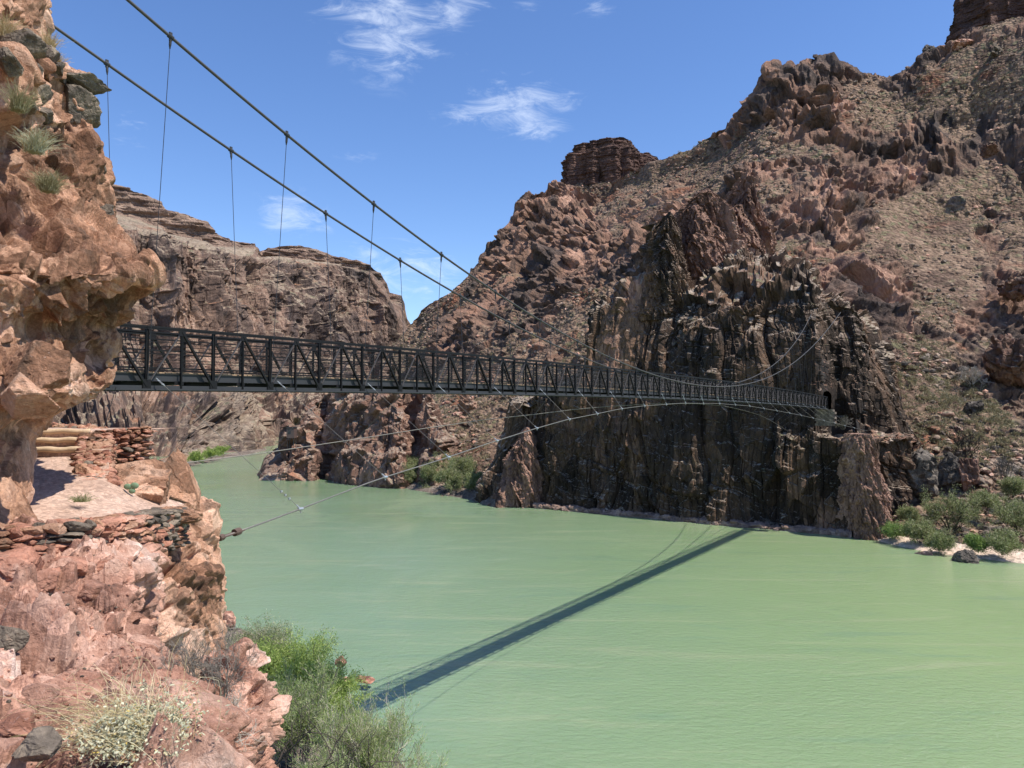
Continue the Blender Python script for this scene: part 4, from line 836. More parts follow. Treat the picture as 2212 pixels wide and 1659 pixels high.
for side, w0 in (('near', 0.0), ('far', -WID)):
    c = MB(); c2 = MB()
    for i in range(NP):
        a, b = ks[i], ks[i + 1]
        c.beam(BP(a, w0, H - 0.035), BP(b, w0, H - 0.035), 0.11, 0.07); c.beam(BP(a, w0 + (0.04 if not w0 else -0.04), H - 0.08), BP(b, w0 + (0.04 if not w0 else -0.04), H - 0.08), 0.012, 0.09)
        c2.beam(BP(a, w0, 0.11), BP(b, w0, 0.11), 0.014, 0.12); c2.beam(BP(a, w0, 0.03), BP(b, w0, 0.03), 0.13, 0.055)
    bpart(c, 'top_chord', STEEL); bpart(c2, 'bottom_chord', STEELG)
    for h, hh, ww in ((0.79, 0.06, 0.03), (1.10, 0.025, 0.02), (1.42, 0.05, 0.03), (1.72, 0.025, 0.02), (1.97, 0.05, 0.03)):
        r = MB(); off = -0.06 if not w0 else 0.06
        for i in range(NP): r.beam(BP(ks[i], w0 + off, h), BP(ks[i + 1], w0 + off, h), ww, hh)
        bpart(r, 'rail', STEEL)
    st = MB(); o2 = -0.16 if not w0 else 0.16
    for i in range(NP): st.ibeam(BP(ks[i], w0 + o2, 0.46), BP(ks[i + 1], w0 + o2, 0.46), 0.10, 0.27)
    bpart(st, 'deck_stringer', STEELG)
    # woven wire fence inside the truss
    wm = MB(); V = []; F = []; offw = w0 + (-0.09 if not w0 else 0.09); rr = 0.0022
    s = 0.16; tot = (K1 - K0) * KL; nW = int(tot / s)
    for i in range(nW):
        for sg in (1, -1):
            u0 = K0 + i * s / KL; du = 1.3 / KL * sg
            u1 = min(max(u0 + du, K0), K1)
            a = BP(u0, offw, 0.75); b = BP(u1, offw, 0.75 + 1.3 * abs(u1 - u0) / abs(du))
            n = len(V); V += [a - BD * rr, a + BD * rr, b + BD * rr, b - BD * rr, a + BN * rr, b + BN * rr]
            F += [(n, n + 1, n + 2, n + 3), (n, n + 4, n + 5, n + 3), (n + 4, n + 1, n + 2, n + 5)]
    wm.v = [np.array(V)]; wm.f = F; wm.n = len(V); bpart(wm, 'wire_fence', WIREM)
posts = []; stuffp = MB()
for side, w0 in ((0, 0.0), (1, -WID)):
    for i in range(NP + 1):
        k = ks[i]; heavy = i % 2 == 0
        p = MB(); ww = 0.11 if heavy else 0.06
        tgt = p if (side == 0 and i <= 66) or (side == 1 and i <= 30) else stuffp
        a = BP(k, w0, 0.05); b = BP(k, w0, H - 0.05)
        tgt.beam(a + BD * (ww / 2 - 0.012), b + BD * (ww / 2 - 0.012), 0.024, 0.09, up=BN); tgt.beam(a - BD * (ww / 2 - 0.012), b - BD * (ww / 2 - 0.012), 0.024, 0.09, up=BN); tgt.beam(a, b, ww - 0.05, 0.03, up=BN)
        if heavy: tgt.beam(BP(k, w0 + 0.05, 0.05), BP(k, w0 + 0.05, 0.38), 0.30, 0.012, up=BN)     # gusset plate
        else: tgt.beam(BP(k, w0 + 0.05, H - 0.30), BP(k, w0 + 0.05, H - 0.08), 0.26, 0.012, up=BN)
        if tgt is p: bpart(p, 'post', STEEL)
bpart(stuffp, 'post', STEEL, kind='stuff')
sd1, sd2 = MB(), MB()
for side, w0 in ((0, 0.0), (1, -WID)):
    for i in range(0, NP, 2):
        a, m, b = ks[i], ks[i + 1], ks[i + 2]; o = 0.02 if side == 0 else -0.02
        d1 = MB(); t = d1 if (side == 0 or i < NP) else sd1
        t.beam(BP(m, w0 + o, H - 0.12), BP(b, w0 + o, 0.14), 0.075, 0.10, up=BN)
        if t is d1: bpart(d1, 'diagonal_brace', STEEL)
        d2 = MB(); d2.beam(BP(m, w0 + o, H - 0.12), BP(a, w0 + o, 0.14), 0.035, 0.06, up=BN); bpart(d2, 'counter_brace', STEELB)
# floor
deck = MB(); rs = np.random.RandomState(3); tot = (K1 - K0) * KL; n = int(tot / 0.24)
for i in range(n):
    k = K0 + (i + 0.5) * 0.24 / KL; j = rs.uniform(-0.025, 0.025); dz = rs.uniform(-0.006, 0.006)
    a = BP(k, -0.18 + j, 0.635 + dz); b = BP(k, -WID + 0.18 + j, 0.635 + dz); deck.beam(a, b, 0.215, 0.05)
bpart(deck, 'deck', PLANK)
fb = MB()
for i in range(0, NP + 1, 2): fb.ibeam(BP(ks[i], 0.0, 0.25), BP(ks[i], -WID, 0.25), 0.12, 0.16)
for i in range(1, NP + 1, 2): fb.beam(BP(ks[i], -0.1, 0.27), BP(ks[i], -WID + 0.1, 0.27), 0.38, 0.12)
bpart(fb, 'floor_beam', STEEL)
wb = MB()
for i in range(0, NP, 2): wb.beam(BP(ks[i], -0.05, 0.1), BP(ks[i + 2], -WID + 0.05, 0.1), 0.06, 0.04)
bpart(wb, 'wind_brace', STEEL)
# end portal frame with its grating at the tunnel
# main cables
def cable_pt(k, near=True):
    t = (k - 11.3); h = 2.9 + (0.080 if t < 0 else 0.0855) * t * t
    if k < 0: h = 2.9 + 0.08 * 11.3 ** 2 - 0.08 * 22.6 * k * 1.0
    if k > 24: h = 2.9 + 0.0855 * 12.7 ** 2 + 0.0855 * 25.4 * (k - 24)
    fl = 0.05 + 1.0 * min(abs(t) / 11.3, 1.7) ** 2.5
    w = fl if near else -WID - fl
    p = B0 + BD * KL * k + BN * w; p[2] = CAMZ + h; return p
for near in (True, False):
    c = MB(); kk = np.linspace(-9, 24.9, 190); c.tube([cable_pt(k, near) for k in kk], 0.056, 8)
    mc = bpart(c, 'main_cable', MAINC, smooth=True)
    for k in range(0, 24):
        w0 = 0.0 if near else -WID
        top = cable_pt(k, near); foot = BP(k, w0 + (0.07 if near else -0.07), 0.35 if near else 0.35)
        if top[2] < foot[2] + 0.5: continue
        cl = MB(); d = cable_pt(k + 0.05, near) - cable_pt(k - 0.05, near); d /= np.linalg.norm(d); dn = (foot - top) / np.linalg.norm(foot - top)
        cl.tube([top - d * 0.10, top - d * 0.09, top + d * 0.09, top + d * 0.10], [0.055, 0.085, 0.085, 0.055], 10); cl.beam(top + np.array([0, 0, 0.16]), top - np.array([0, 0, 0.14]), 0.05, 0.11, up=d)
        cl.tube([top, top + dn * 0.28, top + dn * 0.42], [0.05, 0.045, 0.02], 8)
        o = cl.build('cable_clamp', STEELG, mc); o.matrix_parent_inverse = Matrix.Identity(4)
        hm = MB(); hm.tube([top + dn * 0.3, foot], 0.013, 6); hm.tube([foot - dn * 0.35, foot], 0.022, 6)
        hg = bpart(hm, 'hanger', WIREM)
    if True: mc.matrix_parent_inverse = Matrix.Translation(bridge.location).inverted()
# wind cables in the plane below the deck, with the guys that stay the deck
def wind_pt(k, near=True):
    tab_k = [-2.2, -0.45, 0, 1, 2, 3, 4, 5, 6, 7, 8, 10, 12, 14, 16, 18, 20, 22, 24, 25.5]
    tw = [9.7, 7.75, 7.2, 5.8, 4.7, 3.7, 2.9, 2.15, 1.5, 0.95, 0.55, 0.25, 0.2, 0.5, 1.1, 1.9, 3.0, 4.3, 5.6, 6.7]
    tz = [-3.6, -3.2, -2.95, -2.4, -1.95, -1.4, -0.85, -0.35, 0.0, 0.4, 0.68, 1.05, 1.15, 1.0, 0.5, -0.1, -0.9, -1.8, -2.7, -3.3]
    w = float(np.interp(k, tab_k, tw)); z = float(np.interp(k, tab_k, tz))
    p = B0 + BD * KL * k + BN * (w if near else -WID - w * 1.0); p[2] = CAMZ + z; return p
for near in (True, False):
    a0 = -0.5 if near else -0.1; a1 = 24.6
    c = MB(); c.tube([wind_pt(k, near) for k in np.linspace(a0, a1, 110)], 0.024, 6); wc = bpart(c, 'wind_cable', WINDW, smooth=True)
    for k in range(0, 24):
        if not near and k < 1: continue
        a = BP(k + 0.06, 0.08 if near else -WID - 0.08, 0.42); b = wind_pt(k + (0.12 if near else 0), near)
        g = MB(); g.tube([a, b], 0.009 if near else 0.007, 5); gg = bpart(g, 'guy_wire', WINDW)
        if near:
            d = (b - a) / np.linalg.norm(b - a); t = MB(); sx = np.cross(d, (0, 0, 1)); sx /= np.linalg.norm(sx)
            t.beam(a + d * 0.15 + sx * 0.03, a + d * 0.42 + sx * 0.03, 0.014, 0.014); t.beam(a + d * 0.15 - sx * 0.03, a + d * 0.42 - sx * 0.03, 0.014, 0.014)
            t.tube([a, a + d * 0.2], 0.022, 6); t.tube([a + d * 0.40, a + d * 0.55], 0.022, 6); t.beam(a + d * 0.15 - sx * 0.045, a + d * 0.15 + sx * 0.045, 0.03, 0.03); t.beam(a + d * 0.42 - sx * 0.045, a + d * 0.42 + sx * 0.045, 0.03, 0.03)
            o = t.build('turnbuckle', GALV, gg)
            cl = MB(); cl.tube([b - BD * 0.09, b + BD * 0.09], 0.05, 8); cl.beam(b - (0, 0, 0.12), b + (0, 0, 0.05), 0.05, 0.035); cl.tube([b - d * 0.2, b], 0.025, 6)
            if k == 0:
                for q in (0.55, 0.75, 0.95): cl.beam(b - d * q - sx * 0.03, b - d * q + sx * 0.03, 0.05, 0.07)
            cl.build('guy_clamp', GALV, gg)
# iron sockets that hold the wind cables to the rock
def socket(p, d, name, label, L=0.9):
    d = np.array(d, float); d /= np.linalg.norm(d); sx = np.cross(d, (0, 0, 1)); sx /= np.linalg.norm(sx); s = MB()
    for q in (-1, 1): s.tube([p + sx * 0.07 * q, p + d * L + sx * 0.07 * q], 0.02, 6)
    s.tube([p + d * (L * 0.62), p + d * (L * 0.86)], 0.10, 10); s.tube([p - d * 0.03, p + d * 0.12], 0.085, 10); s.tube([p - d * 0.5, p], 0.03, 6)
    o = s.build(name, RUST, None, False); return parented(o, bridge)
pn = wind_pt(-0.5, True); dn_ = wind_pt(0, True) - pn; socket(pn - 0.15 * dn_ / np.linalg.norm(dn_), dn_, 'cable_socket', '')
pf = wind_pt(-0.1, False); df_ = wind_pt(0.4, False) - pf; socket(pf - df_ / np.linalg.norm(df_) * 0.75, df_, 'cable_socket', '')
# thin guy from the near end of the deck down to the trail wall
g = MB(); g.tube([BP(-0.2, 0.0, 0.1), W(199, 1010, 18.2)], 0.011, 5); bpart(g, 'guy_wire', STEEL)
# masonry abutment under the far end
ab = MB()
rs = np.random.RandomState(5)
for r_ in range(7):
    for c_ in range(5):
        kk = 24.05; z = -0.15 - r_ * 0.42; wv = 0.5 - c_ * 0.62 + (0.3 if r_ % 2 else 0)
        a = BP(kk, wv, z); a2 = BP(kk + 0.35, wv, z); ab.beam(a, a2, 0.60, 0.40)
parented(ab.build('abutment', BANK, None), bridge)
# river gauging cableway far upstream and its little hut on the knob
gw = MB(); A = W(330, 950, 300); Bq = W(1300, 944, 236); mid = (A + Bq) / 2 + np.array([0, 0, -1.0])
gw.tube([A + (Bq - A) * t + np.array([0, 0, -4 * t * (1 - t) * 1.0]) for t in np.linspace(0, 1, 30)], 0.04, 5)
gw.build('gauging_cable', WINDW, None, label='thin level cable strung over the far river reach below the bridge', category='cable')
hut = empty('gauging_hut', W(630, 960, 246)[:], label='tiny dark metal gauging hut perched on the red rock knob', category='hut')
hc = W(630, 950, 246)
hb = MB(); hb.beam(hc + (0, 0, 0.6), hc + (0, 0, 3.9), 2.4, 3.2, up=(0, 1, 0)); parented(hb.build('wall', BOXM, None), hut)
hb = MB(); hb.beam(hc + (0, 0, 3.9), hc + (0, 0, 4.1), 2.8, 3.6, up=(0, 1, 0)); parented(hb.build('roof', STEELG, None), hut)
for sx in (-1, 1):
    for sy in (-1, 1): hb = MB(); hb.beam(hc + (sx * 1.0, sy * 1.3, -3.5), hc + (sx * 1.0, sy * 1.3, 0.6), 0.15, 0.15); parented(hb.build('stilt', STEELG, None), hut)
hb = MB(); hb.beam(hc + (-0.3, -1.62, 1.9), hc + (-0.3, -1.62, 2.9), 0.9, 0.05, up=(0, 1, 0)); parented(hb.build('window', STEELG, None), hut)
# ------------------------------------------------------------------ plants
LG = leaf_mat('tamarisk_leaf', [(0.0, (0.19, 0.28, 0.06)), (0.5, (0.32, 0.42, 0.10)), (1.0, (0.50, 0.56, 0.20))], 0.45)
LGREY = leaf_mat('willow_leaf', [(0.0, (0.14, 0.18, 0.06)), (0.5, (0.23, 0.27, 0.105)), (0.8, (0.36, 0.37, 0.18)), (1.0, (0.55, 0.50, 0.34))], 0.4)
LDES = leaf_mat('desert_leaf', [(0.0, (0.17, 0.15, 0.085)), (0.5, (0.27, 0.24, 0.14)), (1.0, (0.42, 0.36, 0.24))], 0.25)
LDRY = leaf_mat('dry_grass_blade', [(0.0, (0.42, 0.33, 0.16)), (0.5, (0.58, 0.47, 0.26)), (1.0, (0.70, 0.62, 0.42))], 0.2)
LSIL = leaf_mat('silver_leaf', [(0.0, (0.30, 0.31, 0.20)), (0.5, (0.50, 0.50, 0.34)), (0.85, (0.62, 0.60, 0.44)), (1.0, (0.50, 0.36, 0.08))], 0.2)
LWIL = leaf_mat('wand_leaf', [(0.0, (0.20, 0.30, 0.08)), (0.5, (0.34, 0.43, 0.15)), (0.8, (0.50, 0.52, 0.26)), (1.0, (0.68, 0.62, 0.44))], 0.45)
LDES2 = leaf_mat('olive_blade', [(0.0, (0.24, 0.22, 0.11)), (1.0, (0.46, 0.42, 0.25))], 0.2)
LBRI = leaf_mat('fresh_leaf', [(0.0, (0.14, 0.22, 0.05)), (1.0, (0.30, 0.40, 0.13))], 0.35)
BARK = flat_mat('grey_bark', (0.17, 0.145, 0.12), 0.9, 0, 0.4, 8)
DBARK = flat_mat('dark_bark', (0.05, 0.038, 0.03), 0.9, 0, 0.4, 8)
PBARK = flat_mat('bleached_twig', (0.42, 0.37, 0.31), 0.9, 0, 0.3, 8)
CACT = flat_mat('cactus_pad_green', (0.16, 0.24, 0.14), 0.7, 0, 0.3, 20, bump=0.3)

def grow(rs, H, Wd, stems, kids, curve=0.35, lean=(0, 0), up=0.6, levels=3):
    """branch polylines: list of (pts, r0, r1, level)"""
    out = []
    def branch(p, d, L, r, lev):
        n = 5; pts = [p.copy()]; dd = d.copy()
        for i in range(n):
            dd = dd + rs.normal(size=3) * curve * 0.35 + np.array([0, 0, 0.10 * up]); dd /= np.linalg.norm(dd); pts.append(pts[-1] + dd * L / n)
        out.append((pts, r, r * 0.45, lev))
        if lev < levels:
            for k in range(kids[lev]):
                t = rs.uniform(0.3, 1.0) * (n - 0.01); i = int(t); q = pts[i] + (pts[i + 1] - pts[i]) * (t - i)
                nd = dd * 0.8 + rs.normal(size=3) * 0.55; nd[2] += 0.25 * up; nd /= np.linalg.norm(nd); branch(q, nd, L * rs.uniform(0.45, 0.75), r * 0.5, lev + 1)
    for s in range(stems):
        a = rs.uniform(0, 2 * np.pi); sp = rs.uniform(0.15, 1.0); d = np.array([math.cos(a) * sp * Wd / H + lean[0], math.sin(a) * sp * Wd / H + lean[1], 1.0]); d /= np.linalg.norm(d)
        branch(np.array([math.cos(a), math.sin(a), 0]) * 0.06 * Wd, d, H * rs.uniform(0.45, 0.62), H * 0.012, 0)
    return out
def stems_mesh(br, rmin=0.0, n=3, maxlev=9):
    V = []; F = []; c = 0
    for pts, r0, r1, lev in br:
        if lev > maxlev: continue
        m = len(pts); P = np.array(pts); d = np.gradient(P, axis=0); d /= np.linalg.norm(d, axis=1, keepdims=True) + 1e-9
        sx = np.cross(d, (0.3, 0.9, 0.1)); sx /= np.linalg.norm(sx, axis=1, keepdims=True) + 1e-9; sy = np.cross(d, sx)
        r = np.maximum(np.linspace(r0, r1, m), rmin)[:, None]
        for k in range(n):
            a = 2 * np.pi * k / n; V.append(P + r * (math.cos(a) * sx + math.sin(a) * sy))
        i = np.arange(m - 1)
        for k in range(n): F.append(np.stack([c + k * m + i, c + ((k + 1) % n) * m + i, c + ((k + 1) % n) * m + i + 1, c + k * m + i + 1], -1))
        c += n * m
    return np.concatenate(V), np.concatenate(F)
def leaves_mesh(rs, br, N, L, Wl, minlev, spread=0.0, along=0.6):
    segs = [(p[i], p[i + 1]) for p, _, _, lv in br if lv >= minlev for i in range(len(p) - 1)]
    A = np.array([s[0] for s in segs]); B = np.array([s[1] for s in segs]); k = rs.randint(len(segs), size=N); t = rs.rand(N, 1)
    P = A[k] + (B[k] - A[k]) * t + rs.normal(size=(N, 3)) * spread
    d = B[k] - A[k]; d /= np.linalg.norm(d, axis=1, keepdims=True) + 1e-9
    d = d * along + rs.normal(size=(N, 3)) * (1 - along * 0.6); d /= np.linalg.norm(d, axis=1, keepdims=True)
    s = np.cross(d, rs.normal(size=(N, 3))); s /= np.linalg.norm(s, axis=1, keepdims=True); l = L * rs.uniform(0.6, 1.4, (N, 1)); w = Wl * rs.uniform(0.7, 1.3, (N, 1))
    V = np.stack([P, P + d * l * 0.5 + s * w * 0.5, P + d * l, P + d * l * 0.5 - s * w * 0.5], 1).reshape(-1, 3)
    return V, np.arange(N * 4).reshape(N, 4)
def shrub(name, loc, H, Wd, seed, label, stems=9, kids=(4, 3, 3), leafN=6000, L=0.12, Wl=0.035, lm=None, bm=None, spread=0.08, cat='shrub', curve=0.35, up=0.6, levels=3, rmin=0.006, group=None, along=0.6, minlev=2, lean=(0, 0), maxlev=9, nside=3):
    rs = np.random.RandomState(seed); br = grow(rs, H, Wd, stems, kids, curve, lean, up, levels)
    kw = dict(label=label, category=cat)
    if group: kw['group'] = group
    if leafN == 0:
        V, F = stems_mesh(br, rmin, nside, maxlev); o = obj(name, mesh_np(name, V, F), bm, **kw); o.location = loc; return o
    root = empty(name, loc, **kw)
    V, F = stems_mesh(br, rmin, nside, maxlev); obj('stems', mesh_np('stems', V, F), bm, root)
    V, F = leaves_mesh(rs, br, leafN, L, Wl, minlev, spread, along); obj('foliage', mesh_np('foliage', V, F), lm, root)
    return root
def bank(px, d, z=0.4):
    return ((px - 1106) / 1661 * d * 0.999, d, z)
# ground under the bushes below the near cliff
flatpoly('near_bank_land', ([(470, 1322), (510, 1350), (600, 1392), (700, 1440), (748, 1478), (772, 1512), (800, 1570), (880, 1650), (960, 1730), (1000, 1850)], [(-200, 1322), (-170, 1350), (-150, 1400), (-130, 1440), (-110, 1480), (-100, 1520), (-80, 1580), (-60, 1660), (-40, 1740), (-20, 1850)]), -0.2, 2.6, BANK, 500, 160, 0.35, 2.0)
shrub('tamarisk_bush', bank(622, 51, 1.2), 5.6, 5.2, 11, 'dense bright green tamarisk at the water edge behind the near red rock pillar', 16, (5, 4, 4), 60000, 0.17, 0.045, LG, DBARK, 0.16, 'bush')
shrub('tamarisk_bush', bank(688, 50, 0.8), 5.0, 4.0, 12, 'rounded green tamarisk nearest the bridge shadow on the near shore', 12, (5, 4, 4), 36000, 0.17, 0.045, LG, DBARK, 0.16, 'bush')
shrub('tamarisk_bush', bank(560, 57, 1.4), 5.0, 4.0, 13, 'pale grey-green feathery bush at the upper end of the near thicket', 14, (5, 4, 3), 22000, 0.17, 0.035, LGREY, PBARK, 0.16, 'bush')
shrub('willow_bush', bank(655, 44, 1.2), 5.6, 4.4, 14, 'olive wispy willow low behind the near rock pillar', 14, (5, 4, 4), 24000, 0.20, 0.026, LWIL, BARK, 0.10, 'bush', along=0.9, up=1.2)
shrub('willow_bush', bank(790, 41, 0.6), 5.6, 4.6, 15, 'wispy grey-green willow leaning over the near end of the bridge shadow', 16, (5, 5, 4), 26000, 0.22, 0.024, LWIL, PBARK, 0.08, 'bush', along=0.95, up=1.2, lean=(0.25, 0))
shrub('willow_bush', bank(880, 37, 0.2), 4.4, 4.2, 16, 'low spreading wispy willow farthest out over the water', 14, (5, 4, 4), 18000, 0.22, 0.024, LWIL, PBARK, 0.08, 'bush', along=0.95, up=0.9, lean=(0.3, 0))
shrub('willow_bush', bank(720, 36, 0.4), 5.0, 4.2, 17, 'dense grey-green willow at the lower picture edge beneath the dark branching tree', 14, (5, 4, 4), 24000, 0.20, 0.026, LWIL, BARK, 0.1, 'bush', along=0.9, up=1.1)
shrub('bare_tree', bank(690, 33, 0.2), 8.6, 4.6, 19, 'dark leafless tree forking up through the near willows', 3, (4, 4, 3), 0, bm=DBARK, cat='tree', curve=0.5, rmin=0.012, nside=5)
shrub('bare_tree', bank(610, 35, 0.6), 9.0, 3.0, 22, 'thin dark leafless tree beside the foot of the near rock pillar', 3, (4, 3, 3), 0, bm=DBARK, cat='tree', curve=0.5, rmin=0.010, nside=5)
pd = W(462, 1545, 7.4)
shrub('dead_shrub', tuple(pd), 0.85, 0.8, 23, 'bare grey twiggy dead shrub in the gap beside the near rock pillar', 9, (5, 5, 4), 0, bm=BARK, curve=0.55, rmin=0.0016, up=0.5)
pd = W(470, 1610, 7.2)
shrub('dead_shrub', tuple(pd), 0.6, 0.8, 24, 'lower tangle of dead grey twigs against the near rock pillar', 9, (5, 4, 4), 0, bm=PBARK, curve=0.6, rmin=0.0015, up=0.3)
# brittlebush on the near ledge
def dry_bush():
    rs = np.random.RandomState(77); c = W(292, 1618, 4.5) + np.array([0, 0, 0.05]); root = empty('brittlebush', tuple(c), label='straw-coloured dry brittlebush with silvery leaves on the near red ledge', category='bush')
    br = []
    for i in range(330):
        a = rs.uniform(0, 2 * np.pi); p = np.array([rs.normal() * 0.13, rs.normal() * 0.10, rs.uniform(-0.05, 0.05)]); d = np.array([math.cos(a) * 0.7 - 0.45, math.sin(a) * 0.55 + 0.1, rs.uniform(0.35, 1.0)]); L = rs.uniform(0.2, 0.68); pts = [p]
        for k in range(7): d = d + np.array([-0.05, 0, -0.17 * k / 3]) + rs.normal(size=3) * 0.07; q = d / np.linalg.norm(d); pts.append(pts[-1] + q * L / 7)
        br.append((pts, 0.0016, 0.0009, 2))
    V, F = stems_mesh(br, 0.0009, 3); obj('dry_stalks', mesh_np('dry_stalks', V, F), LDRY, root)
    V, F = leaves_mesh(rs, [(p[:5], a, b, l) for p, a, b, l in br if p[0][0] > -0.12], 5200, 0.028, 0.014, 0, 0.022, 0.2)
    V = V * np.array([1.0, 1, 0.75]) + np.array([0.03, -0.03, 0.0]); obj('foliage', mesh_np('foliage', V, F), LSIL, root)
dry_bush()
# tufts on the near cliff
def tuft(px, py, d, H, Wd, seed, label, mat=LDRY, n=260, cat='grass tuft', nm='grass_tuft', lean=(0.2, -0.2)):
    rs = np.random.RandomState(seed); br = []
    for i in range(n):
        a = rs.uniform(0, 2 * np.pi); s = rs.uniform(0, 1); dd = np.array([math.cos(a) * s * Wd / H + lean[0], math.sin(a) * s * Wd / H + lean[1], 1.0]); pts = [np.array([rs.normal() * 0.12 * Wd, rs.normal() * 0.12 * Wd, 0])]; L = H * rs.uniform(0.5, 1.1)
        for k in range(4): dd = dd + np.array([0, 0, -0.12 * k]) + rs.normal(size=3) * 0.1; pts.append(pts[-1] + dd / np.linalg.norm(dd) * L / 4)
        br.append((pts, 0.004, 0.0015, 2))
    V, F = stems_mesh(br, 0.002, 3); o = obj(nm, mesh_np(nm, V, F), mat, label=label, category=cat); o.location = tuple(W(px, py, d)); return o
tuft(104, 112, 17.6, 0.5, 0.4, 1, 'pale dry tuft on the skyline near the top of the overhanging cliff')
tuft(122, 148, 17.2, 0.4, 0.35, 2, 'small straw tuft on the ledge above the dark jutting rock')
tuft(10, 95, 14.5, 0.6, 0.5, 3, 'yellowed tuft at the upper left edge of the cliff')
tuft(75, 330, 13.8, 0.5, 0.6, 4, 'grey-green tuft in the cleft below the dark blocks', LSIL, 420)
tuft(105, 415, 14.0, 0.45, 0.55, 5, 'olive tuft just above the pink slab of the cliff', LDES2, 420)
tuft(40, 240, 13.2, 0.5, 0.5, 6, 'small faded tuft between the dark blocks', LDES2, 300)
tuft(175, 1084, 14.0, 0.22, 0.55, 7, 'thin sage sprig on the dusty trail by the boulder', LGREY, 120)
# the dark blocks wedged in the cliff
for i, (px, py, d, sz, lab) in enumerate([
    (172, 172, 17.1, (0.95, 1.2, 0.42), 'flat grey capstone jutting from the cliff against the sky'),
    (160, 215, 17.1, (0.85, 1.2, 0.8), 'big black craggy rock under the grey capstone'),
    (118, 150, 16.4, (0.6, 0.9, 0.4), 'grey block left of the jutting capstone'),
    (95, 115, 16.6, (0.5, 0.8, 0.6), 'rounded grey block just below the skyline tuft'),
    (40, 88, 14.6, (0.65, 0.8, 0.6), 'dark block wedged high in the pink cliff face'),
    (78, 190, 14.8, (0.4, 0.6, 0.5), 'dark angular block in the cleft beside the craggy rock'),
    (55, 150, 14.4, (0.45, 0.6, 0.6), 'brown-black block left of the cleft'),
    (88, 235, 14.9, (0.55, 0.6, 0.35), 'smooth dark slab low in the cleft'),
    (62, 225, 14.4, (0.3, 0.5, 0.25), 'small pale-edged grey block beside the smooth slab'),
    (20, 120, 13.4, (0.35, 0.5, 0.5), 'dark block near the upper left picture edge'),
    (98, 385, 14.9, (0.42, 0.5, 0.32), 'blue-grey block above the pink slab'),
    (205, 345, 16.9, (0.25, 0.5, 0.6), 'narrow dark block on the cliff edge against the sky'),
    (228, 455, 16.6, (0.3, 0.5, 0.4), 'black shard on the cliff edge beside the far rim')]):
    boulder(px, py + sz[2] * 0.5 / d * 1661 * 0.5, d, sz, NEARBLACK, 2000 + i, lab, 'rock_block', 5, 11, 0.07, rot=0.4 * i, cat='rock')
for i, (px, py, d, sz, mt, lab) in enumerate([
    (85, 790, 10.9, (0.9, 0.8, 0.75), PINK, 'squarish salmon block under the overhang'),
    (55, 850, 10.2, (0.7, 0.7, 0.55), PINK, 'pale wedge of rock below the squarish salmon block'),
    (125, 1300, 8.6, (0.34, 0.3, 0.3), NEARBLACK, 'grey-black square boulder alone on the red ledge'),
    (8, 1375, 6.6, (0.28, 0.3, 0.2), NEARBLACK, 'olive-grey stone at the left picture edge of the ledge'),
    (40, 1215, 9.6, (1.0, 0.7, 0.5), REDST, 'large rusty-red block under the left end of the retaining wall'),
    (155, 1225, 10.2, (0.55, 0.5, 0.42), REDST, 'orange-red angular block below the middle of the retaining wall'),
    (235, 1225, 10.8, (0.5, 0.5, 0.40), REDST, 'pink-red block beside the orange-red angular one'),
    (195, 1270, 9.6, (0.5, 0.4, 0.3), SALMON, 'pale salmon block a step lower on the red ledge'),
    (90, 1255, 9.2, (0.5, 0.4, 0.35), REDST, 'brick-red wedge between the large rusty block and the ledge'),
    (300, 1215, 12.2, (0.6, 0.5, 0.5), SALMON, 'pale pink block at the head of the tilted rock sheets'),
    (90, 1490, 4.9, (0.26, 0.2, 0.12), SALMON, 'flat pink stone on the gravelly near ledge'),
    (40, 1560, 4.3, (0.22, 0.2, 0.16), REDST, 'rust-coloured stone at the lower left picture corner'),
    (85, 1600, 4.0, (0.2, 0.2, 0.12), NEARBLACK, 'purple-grey stone beside the straw-coloured bush')]):
    boulder(px, py + 8, d, sz, mt, 2100 + i, lab, 'boulder', 5, 10, 0.06, rot=0.5 * i)
# gravel strewn over the near ledge
def gravel():
    rs = np.random.RandomState(9); nv, nu = PN.shape[:2]; V = []; F = []; M = []; c = 0
    for i in range(3400):
        a = rs.randint(40, nv - 40); b = rs.randint(30, 400); b = min(b, nu - 1); p = PN[a, b]
        if b > 355: continue
        s = 0.010 + 0.035 * rs.rand() ** 3
        if p[1] < 4: s *= 0.7
        v, f = rock_vf(rs.randint(60), (s * 1.5, s * 1.2, s), 1, 9, 0, rs.uniform(0, 6)); V.append(v + p + (0, 0, s * 0.2)); F.append(f + c); c += len(v); M.append(np.full(len(f), rs.choice(3, p=[.5, .35, .15])))
    obj('gravel', mesh_np('gravel', np.concatenate(V), np.concatenate(F), False, np.concatenate(M)), [SALMON, REDST, NEARBLACK], kind='stuff', label='loose gravel and chips scattered over the near red ledge', category='gravel')
gravel()
# prickly pear on the wide boulder
pc = W(297, 1052, 16.2); cact = empty('prickly_pear', tuple(pc), label='small prickly pear with three green pads on the wide pink boulder', category='cactus')
for k, (dx, dz, r) in enumerate([(-0.08, 0.03, 0.07), (0.06, 0.05, 0.075), (0.01, -0.06, 0.06)]):
    D, F = ico(3); V = D * np.array([r * 1.2, 0.03, r * 0.9]) + np.array([dx, -0.25, dz]); obj('pad', mesh_np('pad', V, F, True), CACT, cact)

